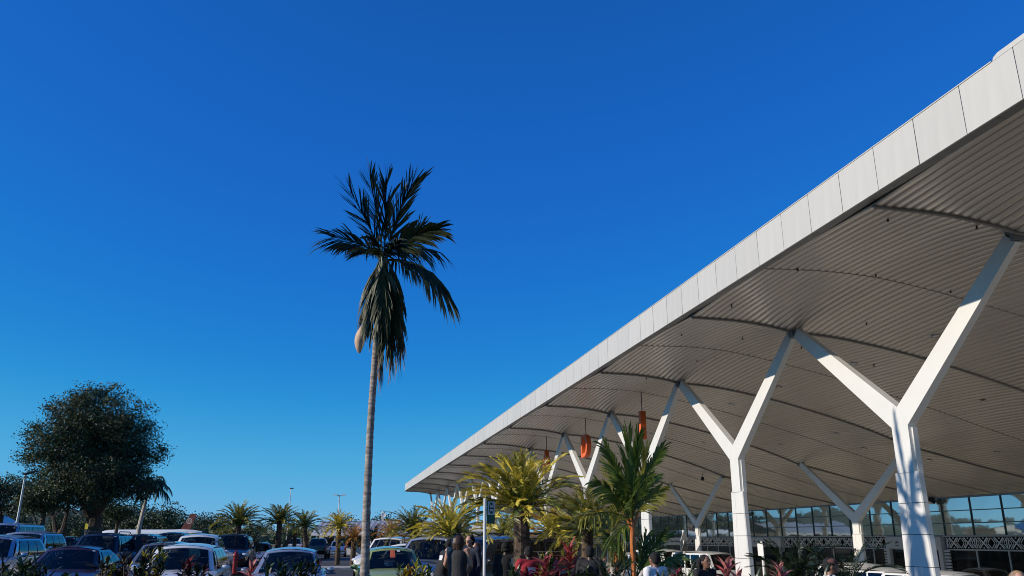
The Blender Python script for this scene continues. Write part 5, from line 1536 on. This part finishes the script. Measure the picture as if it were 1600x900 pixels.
# ------------------------------------------------------------------ people
SKIN = {'fair': pm('skin_fair', (.55, .30, .21), .5, var=.08, scale=12), 'brown': pm('skin_brown', (.22, .11, .07), .5, var=.1, scale=12), 'dark': pm('skin_dark', (.07, .038, .026), .5, var=.1, scale=12)}
HAIR = {'black': pm('hair_black', (.010, .009, .009), .85, bump=.8, bscale=40, var=.3, scale=30), 'brown': pm('hair_brown', (.055, .028, .018), .5, var=.4, scale=30, stretch=(3, 3, .5)), 'blond': pm('hair_blond', (.45, .28, .12), .5, var=.35, scale=30)}
CLO = {}
def cloth(n, c):
    if n not in CLO: CLO[n] = pm('cloth_' + n, c, .85, var=.14, scale=9, bump=.3, bscale=22)
    return CLO[n]
for n_, c_ in (('black', (.014, .014, .016)), ('charcoal', (.035, .034, .036)), ('red', (.36, .018, .028)), ('white', (.72, .72, .74)), ('grey', (.22, .25, .30)), ('denim', (.06, .09, .16)), ('cream', (.55, .45, .36)), ('navy', (.02, .025, .05)), ('pale', (.5, .48, .45)), ('brown', (.14, .06, .045))):
    cloth(n_, c_)
EYEM = pm('eye', (.02, .015, .012), .2); LIP = pm('lip', (.35, .12, .10), .5)

def voxel(b, name, mat, parent, vox=.011, smooth=4):
    me = b.mesh(name + '_raw', mat)
    o = bpy.data.objects.new(name, me); COL.objects.link(o)
    m = o.modifiers.new('r', 'REMESH'); m.mode = 'VOXEL'; m.voxel_size = vox; m.use_smooth_shade = True
    s = o.modifiers.new('s', 'SMOOTH'); s.factor = .5; s.iterations = smooth
    dc = o.modifiers.new('d', 'DECIMATE'); dc.ratio = .45
    dg = bpy.context.evaluated_depsgraph_get()
    nm = bpy.data.meshes.new_from_object(o.evaluated_get(dg)); nm.name = name
    o.modifiers.clear(); o.data = nm
    nm.materials.clear(); nm.materials.append(mat)
    nm.polygons.foreach_set('use_smooth', [True] * len(nm.polygons))
    o.parent = parent
    return o
def limb(b, pts, rad, flat=1.0):
    pts = [Vector(p) for p in pts]
    b.tube(pts, rad, 12, True, 0, flat)
    for p, r in zip(pts, rad): b.ball(p, r * .99, 10, 8)

def person(px, D, h, face, label, skin, hair, hair_style, top, bottom, sleeves='short', poseL=None, poseR=None, lean=0.0, turn=0.0, z=None, group=None, print_sun=None, fat=1.0, cap=None, glasses=False, scarf=None, loc=None):
    """face: heading in degrees, 0 = towards -Y; poses: (elbow, wrist) offsets from the shoulder"""
    p = spot(px, D) if loc is None else Vector(loc); g = gz(p.x) + .01 if z is None else z
    root = thing('person', label, 'person', (p.x, p.y, g), R(face), group)
    k = h / 1.75
    def S(x, y, zz):
        # lean bends everything above the hips forward (towards -Y)
        y2, z2 = y, zz
        if zz > .92 and lean:
            a = R(lean) * min(1, (zz - .92) / .35); dz = zz - .92
            y2 = y * math.cos(a) - dz * math.sin(a); z2 = .92 + dz * math.cos(a) - y * math.sin(a) * .0
        return Vector((x, y2, z2)) * k
    f = fat
    shp = {s: S(s * .185 * (.9 + .1 * f), .0, 1.43) for s in (-1, 1)}
    pose = {}
    for s, po in ((-1, poseL), (1, poseR)):
        e, w_ = po if po else (Vector((s * .05, .02, -.29)), Vector((s * .04, -.06, -.54)))
        pose[s] = (shp[s] + Vector(e) * k, shp[s] + Vector(w_) * k)
    def hd(v):   # head-local to person: turned about the neck
        c = S(0, -.015, 1.50)
        M = Matrix.Rotation(R(turn), 3, 'Z')
        top_ = S(0, -.02, 1.64) - c
        return c + M @ (Vector((v[0], v[1], v[2])) * k) + top_ - Vector((0, 0, .14 * k)) * 1
    b = MB()
    HC = (0, -.012, .125)
    b.ball(hd(HC), (.077 * k, .097 * k, .112 * k), 14, 10)
    b.ball(hd((0, -.045, .065)), (.056 * k, .058 * k, .062 * k), 12, 8)
    b.ball(hd((0, -.112, .105)), (.014 * k, .022 * k, .022 * k), 8, 6); b.ball(hd((0, -.106, .13)), (.010 * k, .012 * k, .028 * k), 8, 6)
    b.ball(hd((0, -.095, .062)), (.024 * k, .014 * k, .010 * k), 8, 6); b.ball(hd((0, -.085, .025)), (.024 * k, .022 * k, .018 * k), 8, 6)
    for s in (-1, 1):
        b.ball(hd((s * .080, .0, .11)), (.012 * k, .022 * k, .032 * k), 8, 6)
        b.ball(hd((s * .034, -.088, .15)), (.026 * k, .014 * k, .010 * k), 8, 6)
    limb(b, [S(0, .005, 1.40), S(0, 0, 1.50), hd((0, .0, .05))], [.062 * k, .056 * k, .054 * k])
    # trunk
    def torso(bb, e, z0=.90, z1=1.45, shoulders=True):
        secs = [q for q in ((.84, .150, .105, .0), (.90, .168, .117, .0), (.98, .162, .115, .0), (1.06, .148, .106, .005), (1.15, .152, .110, .0), (1.25, .166, .118, -.005), (1.34, .172, .112, .0), (1.40, .150, .092, .008), (1.44, .105, .070, .012)) if q[0] <= z1 + .035]
        V = []; n = 18
        for (zz, rx, ry, yo) in secs:
            for i in range(n):
                a = 2 * math.pi * i / n
                V.append(S((rx * f + e) * math.cos(a), yo + (ry * f + e) * math.sin(a), zz))
        Fc = [(j * n + i, j * n + (i + 1) % n, (j + 1) * n + (i + 1) % n, (j + 1) * n + i) for j in range(len(secs) - 1) for i in range(n)]
        Fc += [tuple(range(n - 1, -1, -1)), tuple((len(secs) - 1) * n + i for i in range(n))]
        bb.add(V, Fc)
        if shoulders:
            for s in (-1, 1): limb(bb, [S(0, .01, 1.42), shp[s]], [(.062 + e) * k, (.062 + e) * k])
    torso(b, 0)
    for s in (-1, 1):
        e, w_ = pose[s]
        limb(b, [shp[s], shp[s].lerp(e, .5), e], [.054 * k * f, .050 * k * f, .041 * k])
        limb(b, [e, e.lerp(w_, .35), w_], [.041 * k, .042 * k, .027 * k])
        # hand: palm, four unequal bent fingers, thumb from the side of the palm
        d = (w_ - e).normalized(); sd_ = d.cross(Vector((0, 1, 0)));
        sd_ = sd_.normalized() if sd_.length > .2 else Vector((1, 0, 0)); nn = sd_.cross(d).normalized()
        pc = w_ + d * .05 * k
        b.ball(pc, .036 * k, 10, 8); b.ball(pc + d * .035 * k, .034 * k, 10, 8)
        for q, (o, ln) in enumerate(((-.030, .060), (-.010, .072), (.010, .068), (.029, .052))):
            f0 = pc + d * .055 * k + sd_ * o * k; f1 = f0 + d * ln * .5 * k + nn * .010 * k; f2 = f1 + d * ln * .38 * k + nn * .026 * k
            b.tube([f0 - d * .02 * k, f0, f1, f2], [.010 * k, .0098 * k, .009 * k, .0075 * k], 8)
        t0 = pc + sd_ * -.030 * s * k; t1 = t0 + (d * .6 - sd_ * s * .8).normalized() * .034 * k; t2 = t1 + (d * .9 - sd_ * s * .2 + nn * .3).normalized() * .030 * k
        b.tube([t0, t1, t2], [.012 * k, .011 * k, .009 * k], 8)
    hip = {s: S(s * .085, 0, .90) for s in (-1, 1)}
    kn = {s: Vector((s * .10, -.02, .49)) * k for s in (-1, 1)}; an = {s: Vector((s * .11, .02, .09)) * k for s in (-1, 1)}
    for s in (-1, 1):
        limb(b, [hip[s], hip[s].lerp(kn[s], .5), kn[s], kn[s].lerp(an[s], .35), an[s]], [.092 * k * f, .078 * k * f, .056 * k, .054 * k, .037 * k])
        limb(b, [an[s], an[s] + Vector((0, -.10, -.045)) * k, an[s] + Vector((0, -.16, -.06)) * k], [.036 * k, .034 * k, .026 * k])
    voxel(b, 'body', SKIN[skin], root, .011 * k)
    # shirt
    b = MB(); torso(b, .017, .90, 1.41, sleeves != 'none')
    b.ball(S(0, 0, .88), (.172 * f * k, .125 * f * k, .06 * k), 14, 8)
    if sleeves == 'none':
        for s in (-1, 1): limb(b, [S(s * .09, 0, 1.36), S(s * .105, .01, 1.455)], [.055 * k, .034 * k])
        b.ball(S(0, .03, 1.36), (.13 * f * k, .095 * k, .09 * k), 12, 8)
    for s in (-1, 1):
        e, w_ = pose[s]
        if sleeves == 'short': limb(b, [shp[s], shp[s].lerp(e, .72)], [.070 * k * f, .070 * k * f])
        elif sleeves == 'long': limb(b, [shp[s], e, e.lerp(w_, .92)], [.070 * k * f, .058 * k, .044 * k])
    shirt = voxel(b, 'shirt', cloth(top, None), root, .012 * k)
    # trousers
    b = MB()
    b.ball(S(0, 0, .92), (.168 * f * k, .124 * f * k, .10 * k), 14, 8)
    for s in (-1, 1):
        limb(b, [hip[s], hip[s].lerp(kn[s], .5), kn[s], kn[s].lerp(an[s], .5), an[s] + Vector((0, 0, .02))], [.104 * k * f, .092 * k * f, .074 * k, .066 * k, .056 * k])
    voxel(b, 'trousers', cloth(bottom, None), root, .013 * k)
    for s in (-1, 1):
        b = MB(); limb(b, [an[s] + Vector((0, .03, -.04)) * k, an[s] + Vector((0, -.08, -.045)) * k, an[s] + Vector((0, -.165, -.055)) * k], [.044 * k, .044 * k, .034 * k]); voxel(b, 'shoe', CLO['charcoal'], root, .012 * k)
    # hair
    b = MB()
    if hair_style != 'bald':
        b.ball(hd((0, .014, .152)), (.090 * k, .102 * k, .096 * k), 14, 10)
        b.ball(hd((0, .040, .115)), (.080 * k, .075 * k, .085 * k), 12, 8)
        if hair_style == 'long':
            for a in np.linspace(-1.25, 1.25, 9):
                x, y = math.sin(a) * .092, .02 + math.cos(a) * .085
                limb(b, [hd((x, y, .14)), hd((x * 1.12, y * 1.15, .06)), hd((x * 1.15 + .01, y * 1.1, -.06 + .03 * math.cos(a * 5)))], [.046 * k, .046 * k, .028 * k])
        elif hair_style == 'curly':
            rr = random.Random(int(px))
            for q in range(46):
                a = rr.uniform(-2.0, 2.0); zz = rr.uniform(.04, .235)
                x, y = math.sin(a) * .086, .015 + math.cos(a) * .086
                w2 = math.sqrt(max(.05, 1 - ((zz - .13) / .125) ** 2))
                b.ball(hd((x * w2, y * w2, zz)), .026 * k * rr.uniform(.8, 1.3), 8, 6)
        elif hair_style == 'bun': b.ball(hd((0, .105, .15)), .04 * k, 10, 8)
        voxel(b, 'hair', HAIR[hair], root, .010 * k, 2)
    if cap:
        b = MB(); b.ball(hd((0, .0, .175)), (.090 * k, .106 * k, .068 * k), 14, 8); b.ball(hd((0, -.115, .165)), (.06 * k, .06 * k, .010 * k), 12, 6); voxel(b, 'cap', CLO[cap], root, .009 * k, 2)
    for s in (-1, 1):
        b = MB(); b.ball(hd((s * .033, -.098, .128)), (.012 * k, .008 * k, .007 * k), 8, 6); b.build('eye', EYEM, root, True)
    b = MB(); b.ball(hd((0, -.107, .060)), (.024 * k, .007 * k, .006 * k), 8, 6); b.build('mouth', LIP, root, True)
    if glasses:
        b = MB()
        for s in (-1, 1): b.ball(hd((s * .034, -.108, .128)), (.029 * k, .008 * k, .021 * k), 12, 8); b.tube([hd((s * .062, -.10, .135)), hd((s * .084, .0, .128))], .004, 5)
        b.tube([hd((-.02, -.114, .132)), hd((.02, -.114, .132))], .004, 5); b.build('sunglasses', BLACK, root, True)
    if print_sun:
        for (u0, u1, z0, z1, mt) in print_sun:
            m = MB(); yb = None
            def fb(u, v):
                x = (u0 + (u1 - u0) * u) * k; zz = z0 + (z1 - z0) * v
                rx, ry = .170 * f + .017, .115 * f + .017
                y = ry * math.sqrt(max(0, 1 - (x / k / rx) ** 2)) + .012
                q_ = S(0, y, zz); return (x, q_.y, q_.z)
            m.grid(fb, 6, 3); m.build('back_print_sun_edge', mt, root)
    if scarf:
        b = MB(); b.ball(hd((0, .02, .165)), (.092 * k, .106 * k, .082 * k), 14, 8); b.ball(hd((0, .10, .05)), (.07 * k, .05 * k, .09 * k), 10, 8); voxel(b, 'head_scarf', scarf, root, .010 * k, 2)
    return root
PRW = pm('print_sun_white', (.7, .7, .72), .7); PRB = pm('print_blue', (.25, .30, .55), .7)
V3 = Vector
AZ = -12
person(716, 16.8, 1.80, 150, 'woman in a black sleeveless vest with brown shoulder-length hair, seen from behind', 'fair', 'brown', 'long', 'charcoal', 'black', 'none', poseR=(V3((.10, -.05, -.27)), V3((.06, -.24, -.38))), poseL=(V3((-.08, -.04, -.28)), V3((.02, -.22, -.36))), fat=1.12)
person(689, 17.4, 1.72, 105, 'man in black with a pale shoulder patch, left of the woman in the vest', 'fair', 'black', 'short', 'black', 'black', 'short', lean=16, poseR=(V3((.05, -.12, -.27)), V3((-.02, -.34, -.36))), poseL=(V3((-.05, -.10, -.27)), V3((0, -.32, -.34))), fat=1.1, print_sun=((-.12, -.02, 1.30, 1.40, PRW), (-.10, .0, 1.36, 1.40, PRW)))
person(735, 18.0, 1.78, -40, 'dark-haired person standing close behind the woman in the vest', 'fair', 'black', 'curly', 'navy', 'black', 'long')
person(746, 18.6, 1.62, -70, 'young man in a grey t-shirt looking right beside the signpost', 'fair', 'brown', 'short', 'grey', 'denim', 'short', poseR=(V3((.06, -.10, -.27)), V3((.0, -.30, -.22))))
person(790, 17.0, 1.62, 165, 'person in a black jacket, sunlit shoulder edge painted on in white', 'dark', 'black', 'curly', 'black', 'charcoal', 'long', fat=1.1, print_sun=((-.175, -.13, 1.12, 1.42, PRW),))  # white strip paints the sunlit edge of the jacket
person(826, 14.8, 1.57, 185, 'man in a red t-shirt with white and blue print on the back', 'dark', 'black', 'short', 'red', 'black', 'short', fat=1.12, poseR=(V3((.10, -.06, -.27)), V3((.08, -.26, -.36))), poseL=(V3((-.12, -.05, -.25)), V3((-.02, -.26, -.32))), print_sun=((-.10, .02, 1.28, 1.345, PRW), (.02, .11, 1.27, 1.345, PRB), (-.07, .09, 1.235, 1.26, PRW)))
person(921, 14.2, 1.58, 150, 'person all in black standing in front of the dark cycad trunk', 'dark', 'black', 'short', 'black', 'black', 'long', fat=1.15)
person(1022, 12.6, 1.50, 200, 'person in a white shirt standing among the dark leaves right of the orange palm stem', 'brown', 'black', 'short', 'white', 'charcoal', 'short')
person(1098, 12.4, 1.47, 20, 'person with long black hair in front of the minibus', 'brown', 'black', 'long', 'black', 'black', 'long')
person(1291, 12.0, 1.68, 70, 'person in a brown cap with one white sleeve among the sago fronds', 'brown', 'black', 'short', 'white', 'brown', 'long', cap='brown')
person(1397, 13.0, 1.72, 5, 'woman with sunglasses and dark tied hair left of the nearest column', 'fair', 'black', 'bun', 'black', 'black', 'short', glasses=True)
SCF = pm('scarf_print', (.60, .50, .40), .8, var=.5, scale=26, col2=(.25, .12, .05))
person(1580, 9.6, 1.74, -30, 'fair-haired woman in a patterned head scarf at the bottom right corner', 'fair', 'blond', 'long', 'cream', 'pale', 'short', scarf=SCF)
person(936, 47, 1.75, 60, 'far walker in pale clothes under the canopy, left of a pair', 'brown', 'black', 'short', 'cream', 'pale', 'short', group='far walkers under the canopy')
person(942, 46, 1.80, 60, 'far walker in pale clothes under the canopy, right of a pair', 'fair', 'brown', 'short', 'pale', 'cream', 'short', group='far walkers under the canopy')
person(95, 41, 1.72, 0, 'person in grey with a black cap between parked cars under the big tree', 'brown', 'black', 'short', 'grey', 'charcoal', 'short', cap='black')
